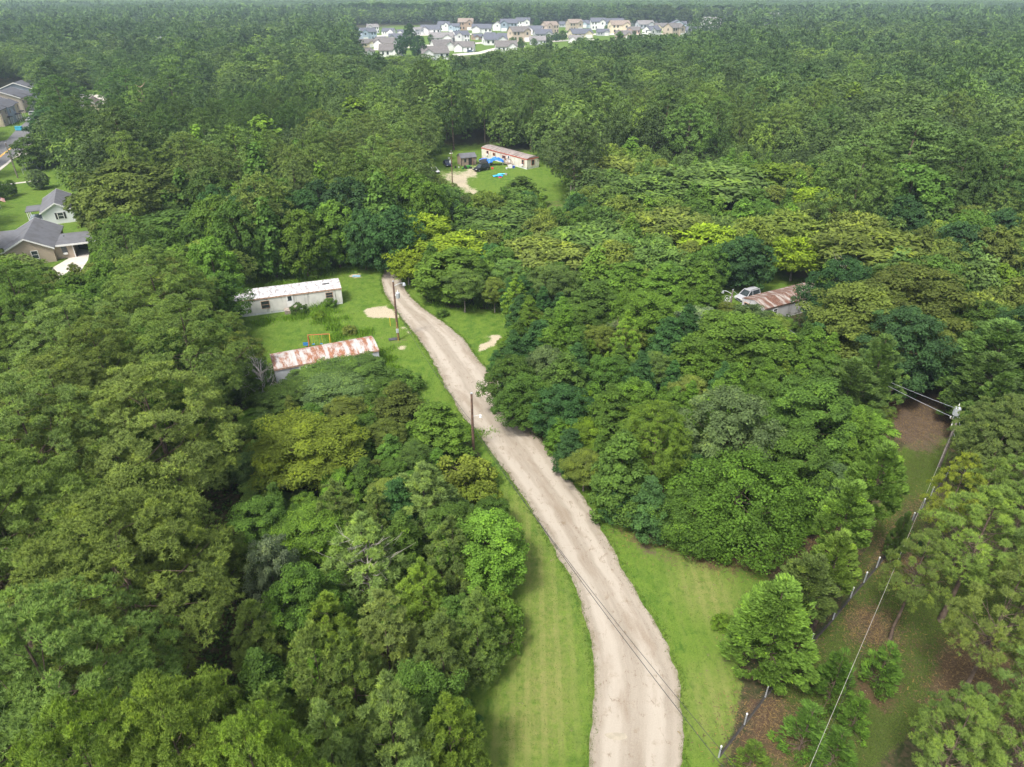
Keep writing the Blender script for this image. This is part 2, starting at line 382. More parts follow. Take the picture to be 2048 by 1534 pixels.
poly_sheet('path', [(0,371),(0,369),(60,362),(78,360),(78,362),(60,364.5)], M_CONC, .012)
poly_sheet('path', [(48,308),(60,305),(62,308),(50,311)], M_CONC, .034)
# the lake beyond the subdivision
M_WATER = mat('lake_water', (.25, .28, .28), .08, .05, .02)
poly_sheet('lake', [(1190,52),(1240,44),(1330,41),(1375,44),(1380,52),(1290,58)], M_WATER, .05)
# ------------------------------------------------------------------ plants
def nrm(v): return v/np.maximum(np.linalg.norm(v, axis=-1, keepdims=True), 1e-6)
def rdir(n): return nrm(rng.normal(0, 1, (n, 3)))
def leaf_quads(C, A, N, L, W):
    S = nrm(np.cross(A, N)); L = np.asarray(L).reshape(-1, 1); W = np.asarray(W).reshape(-1, 1)
    M = C+A*L*.45
    V = np.stack([C, M+S*W/2, C+A*L-N*L*.12, M-S*W/2], 1).reshape(-1, 3)
    i = np.arange(len(C))[:, None]*4
    return V, i+np.array([[0, 1, 2, 3]])
def leaf_tris(C, A, N, L, W):
    S = nrm(np.cross(A, N)); L = np.asarray(L).reshape(-1, 1); W = np.asarray(W).reshape(-1, 1)
    V = np.stack([C-S*W/2, C+S*W/2, C+A*L], 1).reshape(-1, 3)
    i = np.arange(len(C))[:, None]*3
    return V, i+np.array([[0, 1, 2]])
def tubes(lines, n=5):
    """lines: list of (points m x 3, radii m)"""
    Vs, Fs, b = [], [], 0
    for p, r in lines:
        p = np.asarray(p, float); r = np.asarray(r, float); m = len(p)
        t = nrm(np.gradient(p, axis=0)); a = nrm(np.cross(t, [.31, .17, .94] if abs(t[0, 2]) < .9 else [1, .1, .05])); c = np.cross(t, a)
        q = np.linspace(0, 2*np.pi, n, endpoint=False)
        V = p[:, None]+(a[:, None]*np.cos(q)[None, :, None]+c[:, None]*np.sin(q)[None, :, None])*r[:, None, None]
        Vs.append(V.reshape(-1, 3))
        i = np.arange((m-1)*n); R, k = i//n, i % n; k2 = (k+1) % n
        Fs.append(np.stack([b+R*n+k, b+R*n+k2, b+(R+1)*n+k2, b+(R+1)*n+k], 1)); b += m*n
    return np.concatenate(Vs), np.concatenate(Fs)
def lobes(az, t, seed):
    g = np.random.default_rng(seed); s = np.ones_like(az)
    for k in range(2, 6): s += g.normal(0, .10)*np.sin(k*az+g.uniform(0, 6.3)+t*g.normal(0, 3))
    return s
PROF = {  # radius along the crown's height 0..1
 'round': lambda t: np.sqrt(np.clip(1-(2*t-.85)**2/1.35, 0.02, 1)),
 'dome': lambda t: np.clip(1-t**2.6, .03, 1)**.6*(.72+.28*np.clip(t*3, 0, 1)),
 'ovate': lambda t: np.clip(1-t, .02, 1)**.62*(.8+.35*np.clip(t*2.5, 0, 1)),
 'cone': lambda t: np.clip(1.02-t, .03, 1)**.85,
 'umbrella': lambda t: np.clip(1-t**2.2, .03, 1)**.55*(.45+.55*np.clip(t*1.6, 0, 1)),
}
def limbs(H, z0, puffs, r0, n, bend=.03, up=.35, seed=0):
    """trunk and limbs reaching for a number of the puffs"""
    g = np.random.default_rng(seed)
    zt = np.linspace(0, 1, 9); wob = np.cumsum(g.normal(0, bend, (9, 2)), 0)*H*.12; wob[0] = 0
    T = np.column_stack([wob, zt*H*.93]); Tr = r0*(1-zt*.88); Tr[0] *= 1.35
    L = [(T, Tr)]
    idx = g.choice(len(puffs), min(n, len(puffs)), replace=False)
    for i in idx:
        e = puffs[i]; d = math.hypot(e[0], e[1]); zs = max(z0*.8, e[2]-d*up-g.uniform(0, .06)*H)
        zs = min(zs, H*.88); k = zs/(H*.93); s = np.array([np.interp(k, zt, T[:, 0]), np.interp(k, zt, T[:, 1]), zs])
        m = (s+e)/2+np.array([0, 0, -.06*d])+g.normal(0, .05*d+.02, 3)
        rr = max(.02, np.interp(k, zt, Tr)*.45)
        L.append((np.array([s, (s+m)/2, m, (m+e)/2, e]), rr*np.array([1, .8, .6, .42, .2])))
    return tubes(L, 5)
def crown_puffs(H, z0, Rc, prof, n, rp, seed, inner=.35):
    g = np.random.default_rng(seed); f = PROF[prof]
    t = np.linspace(0, 1, 200); wgt = f(t)+.12; cdf = np.cumsum(wgt)/wgt.sum()
    tt = np.interp((np.arange(n)+g.uniform(0, 1, n))/n, cdf, t); az = np.arange(n)*2.39996+g.normal(0, .35, n)
    k = np.where(g.uniform(0, 1, n) < inner, g.uniform(.25, .75, n), g.uniform(.8, 1.08, n))
    r = Rc*f(tt)*lobes(az, tt, seed)*k-rp*.35
    r = np.maximum(r, 0)
    z = z0+(H-z0-rp*.6)*tt
    C = np.column_stack([r*np.cos(az), r*np.sin(az), z])
    return C+g.normal(0, rp*.22, C.shape), g
def make_pine(H, Rc, z0, n, rp, tufts, nd, seed, prof='dome', L=.27, Wd=.035, up=.3, soft=1.):
    C, g = crown_puffs(H, z0, Rc, prof, n, rp, seed, .3)
    ax = nrm(C-np.array([0, 0, (H+z0)*.42]))
    m = n*tufts; ci = np.repeat(np.arange(n), tufts)
    d = rdir(m)+ax[ci]*.7+np.array([0, 0, .55+up]); d = nrm(d)
    sz = rp*g.uniform(.65, 1.25, n)[ci]
    B = C[ci]+d*np.array([1, 1, .7])*sz[:, None]*rng.uniform(.72, 1.02, (m, 1))
    tone = np.clip(g.normal(.45, .11, n)[ci]+rng.normal(0, .10*soft, m), 0, 1)
    k = m*nd; ti = np.repeat(np.arange(m), nd)
    dd = nrm(d[ti]*.75+rdir(k)*1.0+np.array([0, 0, up*.6]))
    NL = L*rng.uniform(.7, 1.25, k)
    V, F = leaf_tris(B[ti]-dd*.03, dd, nrm(d[ti]+ax[ci[ti]]*.3+rdir(k)*.3*soft+np.array([0, 0, .5])), NL, np.full(k, Wd))
    tv = np.repeat(tone[ti], 3)+np.tile([0, 0, .30*soft], k)     # needles end yellower
    return (V, F, tv, C)
def make_leafy(H, Rc, z0, n, rp, per, L, W, seed, prof='round', flat=.7, droop=.25, tip=.0, inner=.35, upn=.35, shell=(.6, 1.08), soft=1.):
    C, g = crown_puffs(H, z0, Rc, prof, n, rp, seed, inner)
    ax = nrm(C-np.array([0, 0, (H+z0)*.40])); m = n*per; ci = np.repeat(np.arange(n), per)
    d = nrm(rdir(m)+ax[ci]*.6+np.array([0, 0, .45])); sz = rp*g.uniform(.6, 1.3, n)[ci]
    B = C[ci]+d*np.array([1, 1, flat])*sz[:, None]*rng.uniform(shell[0], shell[1], (m, 1))
    N = nrm(d*.7+rdir(m)*.55*soft+np.array([0, 0, upn])); A = nrm(np.cross(N, rdir(m))+d*.35+np.array([0, 0, -droop])); N = nrm(N-A*(N*A).sum(1, keepdims=True))
    s = rng.uniform(.65, 1.3, m)
    V, F = leaf_quads(B, A, N, L*s, W*s)
    tone = np.clip(g.normal(.42, .13, n)[ci]+rng.normal(0, .13*soft, m)+tip*(d[:, 2] > .55)*rng.uniform(0, 1, m), 0, 1.2)
    return (V, F, np.repeat(tone, 4), C)
def make_cedar(H, Rc, z0, n, rp, per, seed, prof='cone', L=.34, W=.13):
    C, g = crown_puffs(H, z0, Rc, prof, n, rp, seed, .3)
    ax = nrm(C*np.array([1, 1, 0])+1e-4); m = n*per; ci = np.repeat(np.arange(n), per)
    d = nrm(rdir(m)+ax[ci]*.8+np.array([0, 0, .25])); sz = rp*g.uniform(.6, 1.2, n)[ci]
    B = C[ci]+d*np.array([1, 1, .55])*sz[:, None]*rng.uniform(.6, 1.1, (m, 1))
    A = nrm(ax[ci]*.8+rdir(m)*.45+np.array([0, 0, .65])); N = nrm(np.cross(A, rdir(m)))
    s = rng.uniform(.6, 1.3, m); V, F = leaf_quads(B, A, N, L*s, W*s)
    tone = np.clip(g.normal(.42, .13, n)[ci]+rng.normal(0, .15, m), 0, 1)
    return (V, F, np.repeat(tone, 4), C)

class Proto: pass
PROTO = {}
def proto(key, gen, H, Rc, z0, mt, r0, nl, bark=None, dead=False, seed=0, up=.35, bend=.03):
    V, F, tone, C = gen
    p = Proto(); p.H, p.R = H, Rc
    p.crown = npmesh('crown', V, F, mt, attrs={'tone': tone})
    tv, tf = limbs(H, z0, C, r0, nl, bend=bend, up=up, seed=seed)
    p.trunk = npmesh('trunk', tv, tf, bark or M_BARK, smooth=True)
    # the same tree as one mesh, for where it is far too small to show its parts
    p.one = npmesh('tree', np.concatenate([V, tv]), [F, tf+len(V)], [mt, bark or M_BARK], mi=[0]*len(F)+[1]*len(tf), attrs={'tone': np.concatenate([tone, np.full(len(tv), .5)])})
    PROTO.setdefault(key, []).append(p)
for s in range(3):   # near, fine-grained
    proto('pine', make_pine(18, 6.6, 6.5, 430, .82, 24, 17, 10+s, 'dome', .28, .052), 18, 6.6, 6.5, M_NEEDLE, .27, 26, seed=s)
    proto('open_pine', make_pine(14, 3.4, 6.3, 105, .56, 24, 20, 15+s, 'ovate', .27, .032), 14, 3.4, 6.5, M_NEEDLE, .2, 45, seed=s)
    proto('leafy', make_leafy(10, 3.4, 1.8, 210, .68, 160, .20, .13, 20+s, 'round'), 10, 3.4, 1.8, M_LEAF, .16, 45, seed=s)
for s in range(3):
    proto('young_pine', make_pine(9, 2.5, 1.2, 170, .46, 16, 14, 30+s, 'ovate', .28, .06, up=.6), 9, 2.5, 1.2, M_NEEDLE, .11, 20, seed=s)
    proto('upright', make_leafy(9, 2.2, 1.0, 180, .48, 130, .18, .13, 40+s, 'ovate', .8, .3), 9, 2.2, 1.0, M_LEAF, .12, 30, seed=s)
    proto('silk', make_leafy(8, 4.3, 3.0, 150, .85, 190, .24, .085, 50+s, 'umbrella', .24, .05, .35, .25, 1.1), 8, 4.3, 3.0, M_LEAF, .15, 45, M_BARKL, seed=s, up=.9, bend=.09)
for s in range(2):
    proto('cedar', make_cedar(9, 2.4, 1.4, 230, .42, 170, 60+s, 'ovate', .24, .09), 9, 2.4, 1.4, M_LEAF, .16, 40, seed=s)
    proto('high_cedar', make_cedar(11, 2.0, 5.6, 150, .40, 170, 65+s, 'ovate', .24, .09), 11, 2.0, 5.6, M_LEAF, .17, 30, seed=s, up=.7, bend=.05)
    proto('shrub', make_leafy(2.6, 1.9, .2, 60, .42, 110, .19, .12, 70+s, 'round', .8, .2), 2.6, 1.9, .2, M_LEAF, .04, 18, seed=s)
proto('vine', make_leafy(11, 4.2, .6, 250, .8, 170, .17, .13, 80, 'round', 1.1, .9, 0, .2, .15), 11, 4.2, .6, M_LEAF, .2, 20, seed=1)
proto('wispy', make_cedar(5, 1.0, .4, 60, .32, 60, 90, 'cone', .26, .07), 5, 1.0, .4, M_LEAF, .05, 25, seed=1)
# mid distance: same crowns, coarser leaves
for s in range(4):
    proto('pine_m', make_pine(18, 6.4, 6.5, 300, .90, 10, 7, 110+s, 'dome', .46, .2, soft=.6), 18, 6.4, 6.5, M_NEEDLE, .27, 14, seed=s)
    proto('leafy_m', make_leafy(13, 5.2, 2, 210, .95, 60, .46, .32, 120+s, 'round', soft=.6), 13, 5.2, 2, M_LEAF, .2, 10, seed=s)
for s in range(2):
    proto('young_pine_m', make_pine(9, 2.5, 1.2, 110, .6, 9, 7, 130+s, 'ovate', .45, .17, up=.5, soft=.6), 9, 2.5, 1.2, M_NEEDLE, .11, 8, seed=s)
    proto('upright_m', make_leafy(10, 2.6, 1.2, 100, .75, 40, .5, .34, 140+s, 'ovate', soft=.6), 10, 2.6, 1.2, M_LEAF, .14, 8, seed=s)
    proto('silk_m', make_leafy(8, 4.3, 3, 90, 1.1, 60, .55, .22, 150+s, 'umbrella', .28, .05, .35, .25, 1.0), 8, 4.3, 3, M_LEAF, .15, 20, M_BARKL, seed=s, up=.9, bend=.09)

PRETTY = {'pine': ('pine_tree', 'tree'), 'young_pine': ('young_pine_tree', 'tree'), 'leafy': ('broadleaf_tree', 'tree'), 'upright': ('upright_broadleaf_tree', 'tree'),
          'silk': ('silk_tree', 'tree'), 'cedar': ('cedar_tree', 'tree'), 'open_pine': ('pine_tree', 'tree'), 'high_cedar': ('cedar_tree', 'tree'), 'shrub': ('shrub', 'shrub'), 'vine': ('vine_covered_tree', 'tree'), 'wispy': ('cypress_sapling', 'sapling')}
C_ = {  # foliage albedo (linear)
 'pine': (.135, .208, .050), 'pineg': (.135, .200, .056), 'pined': (.086, .148, .040), 'pineb': (.145, .235, .036), 'piney': (.20, .25, .035), 'pineo': (.132, .185, .044),
 'green': (.086, .160, .028), 'bright': (.112, .205, .028), 'lime': (.135, .225, .025), 'yellow': (.185, .26, .022), 'olive': (.110, .150, .030), 'dark': (.042, .095, .030),
 'teal': (.055, .125, .034), 'grey': (.105, .160, .055), 'silver': (.17, .22, .12), 'orange': (.150, .205, .026), 'rust': (.155, .20, .028), 'silk': (.108, .180, .042), 'silko': (.140, .190, .038),
 'cedar': (.105, .175, .042), 'cedarb': (.160, .265, .045), 'pale': (.12, .20, .065), 'red': (.24, .075, .05), 'far': (.090, .140, .046), 'wisp': (.10, .19, .03),
}
trees = []     # (x, y, R, H) of everything planted
def plant(kind, loc, R, H, col, label, group=None, far=False, name=None, cat=None, rz=None):
    key = kind
    d = math.hypot(loc[0], loc[1])
    mid = kind+'_m'
    if mid not in PROTO: mid = {'vine': 'leafy_m', 'cedar': 'upright_m'}.get(kind)
    if d > 105 and mid: key = mid
    ps = PROTO[key]; p = ps[rng.integers(len(ps))]
    nm, ct = PRETTY[kind]; nm = name or nm; ct = cat or ct
    c = C_[col]; c = tuple(x*f for x, f in zip(c, rng.normal(1, .03, 3)*rng.normal(1, .07)))+(1,)
    rz = rng.uniform(0, 6.28) if rz is None else rz
    sc = (R/p.R, R/p.R, H/p.H)
    if d > 135:
        o = link(nm, p.one, None, loc, rz); o.scale = sc; o.color = c
        tag(o, label, ct, group)
    else:
        o = thing(nm, label, ct, loc, rz, group); o.scale = sc
        a = link('crown', p.crown, o); a.color = c
        link('trunk', p.trunk, o)
    trees.append((loc[0], loc[1], R, H)); return o
def by_top(x, y, h): p = P(x, y, h); return (p.x, p.y, 0.)
def by_crown(x, ytop, h, wpx, kind):
    """foot and radius of the tree whose crown shows from ytop down, wpx wide"""
    fl = {'silk': .55, 'shrub': .3}.get(kind, .5); shp = ((1., .15), (.93, .5), (.82, .78)) if kind not in ('upright', 'cedar', 'young_pine', 'high_cedar') else ((1., .1), (.85, .4), (.6, .75))
    a = ytop; b = ytop+260.
    for _ in range(30):
        m = (a+b)/2; p = P(x, m, h); kk = px([(p.x, p.y, h*.65)])[0, 2]; Rr = wpx/2*kk/FPX
        u = Vector((p.x, p.y)).normalized()
        mn = min(px([(p.x+u.x*Rr*rf, p.y+u.y*Rr*rf, h*zf)])[0, 1] for zf, rf in shp)
        if mn < ytop: a = m
        else: b = m
    return (p.x, p.y, 0.), Rr
# ---- trees one can tell apart: kind, x, y of the top, width (pixels of the photo), height m, colour, label
HERO = [
 ('leafy',268,925,165,14,'olive','olive yellow leafy tree poking up between the pines at lower left'),
 ('silk',605,818,270,7,'orange','wide silk tree tinged with orange pods below the rusty trailer'),
 ('silk',665,742,170,5,'pale','low feathery pale green silk tree just below the rusty trailer'),
 ('silk',560,760,130,4.5,'silk','low dull green silk tree at the left end of the rusty trailer'),
 ('upright',872,800,125,7,'bright','bright green leafy tree beside the bare brown pole'),
 ('upright',795,765,120,7,'olive','thin olive tree left of the bright green one near the brown pole'),
 ('shrub',920,905,130,4,'rust','shrub mottled yellow and rust at the foot of the bare brown pole'),
 ('shrub',960,962,90,3.2,'rust','rusty tinged shrub at the lawn edge below the bare brown pole'),
 ('young_pine',842,925,165,9,'pineg','broad grey green young pine below the rust mottled shrub'),
 ('young_pine',665,958,120,9,'pineg','grey green young pine at the lower rim of the orange silk tree'),
 ('young_pine',748,975,88,8,'pine','slim young pine between two grey green ones in the young thicket'),
 ('upright',790,960,110,7.5,'teal','dark leafy tree wedged behind the slim young pine'),
 ('young_pine',718,1025,170,10,'pineg','thin young pine showing many bare grey limbs'),
 ('young_pine',838,1115,110,8,'pineb','bright yellow green young pine in the middle of the thicket'),
 ('young_pine',900,1030,110,9,'pineg','grey green young pine left of the leafy tree on the lawn edge'),
 ('leafy',968,1020,160,8,'bright','leafy green tree bulging out over the left lawn edge'),
 ('leafy',905,1000,120,7.5,'green','leafy tree with dark shiny leaves behind the lawn edge tree'),
 ('leafy',528,1078,105,9,'silver','tree with silvery pale leaves between pines and thicket'),
 ('silk',620,1000,180,7,'bright','bright green silk tree under the orange tinged one'),
 ('leafy',590,1130,140,8,'green','dark green leafy tree beside the silvery tree'),
 ('young_pine',615,1245,150,12,'pine','tall young pine right of the big pine wood at lower left'),
 ('young_pine',760,1180,150,10,'pineg','pale grey green young pine below the one with bare limbs'),
 ('young_pine',690,1260,140,11,'pine','young pine in the centre of the lower thicket'),
 ('young_pine',770,1345,180,12,'pineg','broad pale young pine low in the thicket'),
 ('young_pine',880,1225,140,9,'pineg','pale young pine close to the twig heap on the lawn'),
 ('young_pine',895,1385,150,10,'pineb','bright green young pine low down at the lawn edge'),
 ('young_pine',640,1400,150,12,'pineg','young pine at the bottom of the thicket beside the bright pine'),
 ('shrub',985,1190,120,4,'bright','leafy shrub over the twig heap at the lawn edge'),
 ('pine',300,1345,330,18,'pineb','bright needled pine at the bottom edge above the lower left corner'),
 ('pine',110,1400,300,18,'pineb','bright pine filling the lower left corner'),
 ('pine',480,1420,260,17,'pineb','bright pine at the bottom edge right of the corner pines'),
 ('silk',622,728,130,4,'silk','small silk tree growing before the left half of the rusty trailer'),
 ('silk',700,703,175,4.8,'silk','small feathery silk tree growing against the rusty trailer wall'),
 ('shrub',795,735,90,2.5,'green','weedy bush at the right end of the rusty trailer'),
 ('silk',470,660,110,8,'silko','silk tree at the left end of the white trailer'),
 ('leafy',425,545,100,9,'green','leafy tree hiding the left end of the white trailer'),
 ('silk',845,425,150,8.5,'yellow','yellow green silk tree over the bend of the dirt road'),
 ('silk',905,462,170,7.5,'yellow','bright yellow silk tree right of the road bend'),
 ('silk',812,500,90,6,'yellow','low yellow branch spread silk tree at the road bend'),
 ('leafy',905,495,155,8,'bright','round green leafy tree in front of the yellow silk trees'),
 ('silk',1000,412,200,7.5,'silk','dull green silk tree below the driveway of the red trimmed trailer'),
 ('silk',1180,440,220,8,'silk','wide silk tree in the middle of the silk grove'),
 ('silk',1090,470,200,8,'silko','olive silk tree in the middle of the silk grove left side'),
 ('upright',1042,352,80,6.5,'green','dark leafy cone shaped tree on the lawn of the red trimmed trailer'),
 ('silk',1225,308,165,9,'silko','olive silk tree at the right rim of the trailer lawn'),
 ('silk',1430,325,270,10,'silk','broad flat topped grey green silk tree beyond the grove'),
 ('silk',1300,345,200,9,'silk','grey green silk tree before the white things in the wood'),
 ('leafy',1545,325,120,10,'lime','bright round leafy tree right of the flat topped silk tree'),
 ('silk',1340,410,200,8.5,'silko','olive silk tree over the right of the grove'),
 ('silk',1420,445,150,8,'yellow','yellow tipped silk tree above the thicket of the wedge'),
 ('silk',1580,420,180,9,'silko','olive silk tree behind the grey trailer'),
 ('silk',1600,470,130,8,'yellow','yellow tipped silk tree left of the shaded grass behind the grey trailer'),
 ('silk',1640,370,130,8,'yellow','yellow green silk tree under the big dark pine'),
 ('vine',1495,470,110,9,'dark','dark vine draped tree left of the silver car'),
 ('upright',1078,640,100,8,'teal','blue green leafy tree at the left tip of the wedge beside the road'),
 ('upright',1100,650,90,8,'bright','bright green leafy tree next to the blue green one by the road'),
 ('upright',1130,705,110,9,'green','leafy tree standing second row from the road in the wedge'),
 ('leafy',1128,765,120,7,'teal','low spreading dark leafy tree leaning over the road shade'),
 ('silk',1178,832,115,5,'lime','lime green silk tree hanging over the road side of the wedge'),
 ('silk',1168,775,70,5.5,'lime','small lime green silk tree above the lime one by the road'),
 ('upright',1225,770,110,8.5,'green','leafy tree behind the lime silk tree'),
 ('upright',1190,560,130,8,'green','leafy tree at the upper left of the wedge'),
 ('upright',1260,520,130,9,'bright','bright leafy tree left of three at the top of the wedge'),
 ('upright',1330,525,120,9,'bright','bright leafy tree in the middle of three at the top of the wedge'),
 ('upright',1403,520,110,9,'bright','bright leafy tree nearest the silver car at the top of the wedge'),
 ('silk',1400,610,150,6,'silver','silk tree dotted with pale pink flowers in the wedge'),
 ('leafy',1490,624,220,9,'bright','large light green leafy tree in front of the grey trailer'),
 ('leafy',1475,775,180,12,'grey','grey green leafy tree rising in the middle of the wedge'),
 ('vine',1490,900,250,9,'bright','big vine draped leafy mound above the brown straw at the wedge tip'),
 ('vine',1400,960,150,6.5,'green','dark leafy shrub tree at the base of the wedge pine'),
 ('pine',1318,800,150,11.5,'pineb','slim pine at the front of the wedge'),
 ('upright',1250,860,130,10,'green','leafy tree left of the wedge pine by the road'),
 ('upright',1243,925,90,6.5,'teal','low dark leafy tree along the road shoulder'),
 ('cedar',1715,715,130,10,'cedar','dark pointed cedar at the right of the wedge above the power pole wires'),
 ('leafy',1640,760,170,10,'green','leafy tree between the grey green tree and the pointed cedar'),
 ('leafy',1600,860,150,9,'green','leafy tree right of the vine mound'),
 ('silk',1765,455,260,11,'silko','wide olive silk tree with bare grey twigs on top'),
 ('leafy',1850,530,220,13,'olive','tall olive tree with a leaning pale trunk by the bare soil'),
 ('leafy',1745,565,210,12,'olive','olive leafy tree covering the far end of the grey trailer'),
 ('pine',1840,240,300,21,'pined','huge dark pine towering right of the silk grove'),
 ('vine',2005,525,85,8,'lime','vine covered green hump at the right edge by the sliver of lawn'),
 ('high_cedar',1780,885,105,13,'cedarb','cedar with a long bare trunk nearest the power pole'),
 ('high_cedar',1712,960,110,12,'cedarb','tallest of the row of cedars trimmed high along the fence'),
 ('high_cedar',1690,1062,90,10.5,'cedarb','cedar with a bare lower trunk just below the tallest of the row'),
 ('high_cedar',1630,1110,110,9.5,'cedar','greyish cedar left of the two bare trunked cedars'),
 ('cedar',1575,1160,180,9.5,'cedarb','big bushy cedar with a rust brown dead patch'),
 ('open_pine',1945,900,110,13,'piney','pine with a yellow tipped top at the foot of the power pole'),
 ('open_pine',2005,965,200,14,'pineo','big pine at the right edge below the yellow tipped one'),
 ('pine',2040,790,170,13,'pineg','grey green pine at the right edge beside the power pole'),
 ('cedar',2020,640,180,12,'cedar','dark flat limbed cedar at the right edge above the power pole'),
 ('cedar',2000,705,130,10,'cedar','dark cedar leaning over the bare soil near the power pole'),
 ('pine',105,150,115,20,'pined','dark tall pine in front of the parking lot at far left'),
 ('leafy',112,208,125,14,'dark','dark round oak below the tall pine at far left'),
 ('pine',243,138,105,20,'pined','tall pine left of the dead snag'),
 ('pine',335,143,110,20,'pined','tall pine right of the dead snag'),
 ('leafy',230,225,160,12,'dark','dark spreading oak on the mulch bed'),
 ('leafy',60,268,80,9,'green','loose small tree beside the street at far left'),
 ('leafy',240,318,195,15,'olive','large olive green tree between the white house and the pine'),
 ('leafy',340,420,190,10,'green','dark leafy tree below the gap of lawn'),
 ('leafy',10,510,150,10,'olive','olive tree at the left edge hiding the drive of the beige house'),
 ('leafy',305,124,45,13,'red','rust red tree in the far wood'),
 ('vine',688,45,60,17,'dark','dark vine covered tree left of the subdivision'),
 ('vine',817,46,26,19,'dark','tallest dark vine covered tower before the subdivision'),
 ('vine',800,70,22,14,'dark','short vine covered tower left of the tallest one'),
 ('vine',836,70,30,15,'dark','vine covered tower right of the tallest one'),
 ('upright',383,97,48,18,'green','pointed light green tree in the far wood at left'),
 ('upright',705,192,90,17,'lime','yellow green tall tree in the middle left wood'),
 ('upright',520,228,90,15,'lime','yellowish leafy tree left in the middle wood'),
 ('upright',1050,145,28,17,'lime','narrow yellow green tree above the red trimmed trailer'),
 ('upright',1715,168,60,17,'lime','narrow yellow green tree in the dark wood at right'),
 ('upright',1240,62,34,17,'green','pointed leafy tree before the middle of the subdivision'),
]
# ------------------------------------------------------------------ where nothing tall may hide the clearings (pixel outlines of what the photo shows open)
KEEP = [
 [(770,530),(800,548),(828,582),(850,602),(880,622),(960,628),(1020,632),(1010,660),(985,690),(955,735),(985,770),(1005,815),(1030,855),(1075,885),(1100,915),(1130,955),(1170,1000),(1195,1040),(1240,1065),(1320,1090),(1400,1118),(1480,1128),(1530,1125),(1600,1080),(1640,1040),(1650,1050),(1590,1120),(1540,1170),(1490,1230),(1470,1290),(1490,1400),(1440,1600),(925,1600),(965,1450),(965,1390),(985,1340),(1005,1300),(1045,1265),(1050,1180),(1042,1100),(1030,1030),(1010,960),(985,890),(935,850),(890,795),(835,775),(795,750),(760,720),(700,716),(690,702),(560,735),(549,706),(545,690),(500,690),(490,640),(470,610),(468,598),(520,566),(650,552),(745,535)],
 [(862,305),(905,298),(962,289),(985,288),(1080,310),(1085,330),(1150,338),(1130,370),(1130,408),(1100,412),(1080,380),(1040,355),(1000,360),(960,385),(935,378),(880,350),(868,325)],
 [(1438,572),(1465,565),(1520,560),(1560,540),(1640,515),(1628,560),(1618,600),(1618,632),(1575,640),(1550,622),(1500,610),(1440,606)],
 [(-60,200),(0,165),(75,160),(78,185),(60,230),(75,262),(50,290),(40,305),(110,330),(150,345),(140,375),(130,405),(165,445),(175,480),(182,500),(150,545),(110,552),(90,520),(20,500),(-60,500)],
 [(146,184),(210,182),(206,212),(152,214)],[(362,180),(440,178),(440,190),(362,192)],[(310,330),(330,335),(345,380),(325,385)],[(355,398),(385,402),(385,412),(355,410)],
 [(730,60),(1440,50),(1440,60),(1190,76),(1080,88),(985,100),(940,110),(850,112),(730,108)],[(1530,45),(1560,45),(1560,52),(1530,52)],
 [(1790,770),(1880,745),(1915,745),(1910,860),(1870,960),(1790,1100),(1740,1180),(1760,1260),(1800,1180),(1850,1250),(1860,1300),(1930,1380),(1700,1560),(1620,1560),(1660,1300),(1700,1180),(1760,1050),(1820,930),(1800,860)],
 [(2015,590),(2060,570),(2060,625),(2022,618)],[(1760,1260),(1900,1150),(1960,1300),(1900,1480),(1700,1500),(1640,1400)],
]
NOPE = [ [(1500,1130),(1700,1000),(1760,880),(1850,760),(1960,740),(1975,790),(1940,880),(1900,1000),(2500,1100),(2500,1900),(1350,1900),(1400,1560)] ]
HOUSES_PX = [(700,50),(1460,45),(1470,70),(1190,92),(930,122),(700,122)]
GAP = 8
_k = np.zeros((1700//GAP+60, 2400//GAP+60), bool)      # raster of KEEP, offset 200
gy, gx = np.mgrid[0:_k.shape[0], 0:_k.shape[1]]
for poly in KEEP: _k |= inpoly(gx*GAP-200+GAP/2, gy*GAP-100+GAP/2, poly)
def kept(x, y):
    j = ((np.asarray(x)+200)//GAP).astype(int).clip(0, _k.shape[1]-1); i = ((np.asarray(y)+100)//GAP).astype(int).clip(0, _k.shape[0]-1)
    return _k[i, j]
_ang = np.linspace(0, 2*np.pi, 10, endpoint=False)
def clear(x, y, R, H, z0f, k=.93):
    """does a crown here leave the open ground in view?"""
    pts = [(x, y, H*.97), (x, y, H*.1), (x, y, H*.22), (x, y, H*.35)]
    for zf, rf in ((z0f+.12, .75), ((1+z0f)/2, 1.), (.85, .7)):
        for a in _ang: pts.append((x+R*k*rf*math.cos(a), y+R*k*rf*math.sin(a), H*zf))
    q = px(pts); 
    if kept(q[:, 0], q[:, 1]).any(): return False
    b = px([(x, y, 0)])[0]
    return not kept(b[0:1], b[1:2]).any()
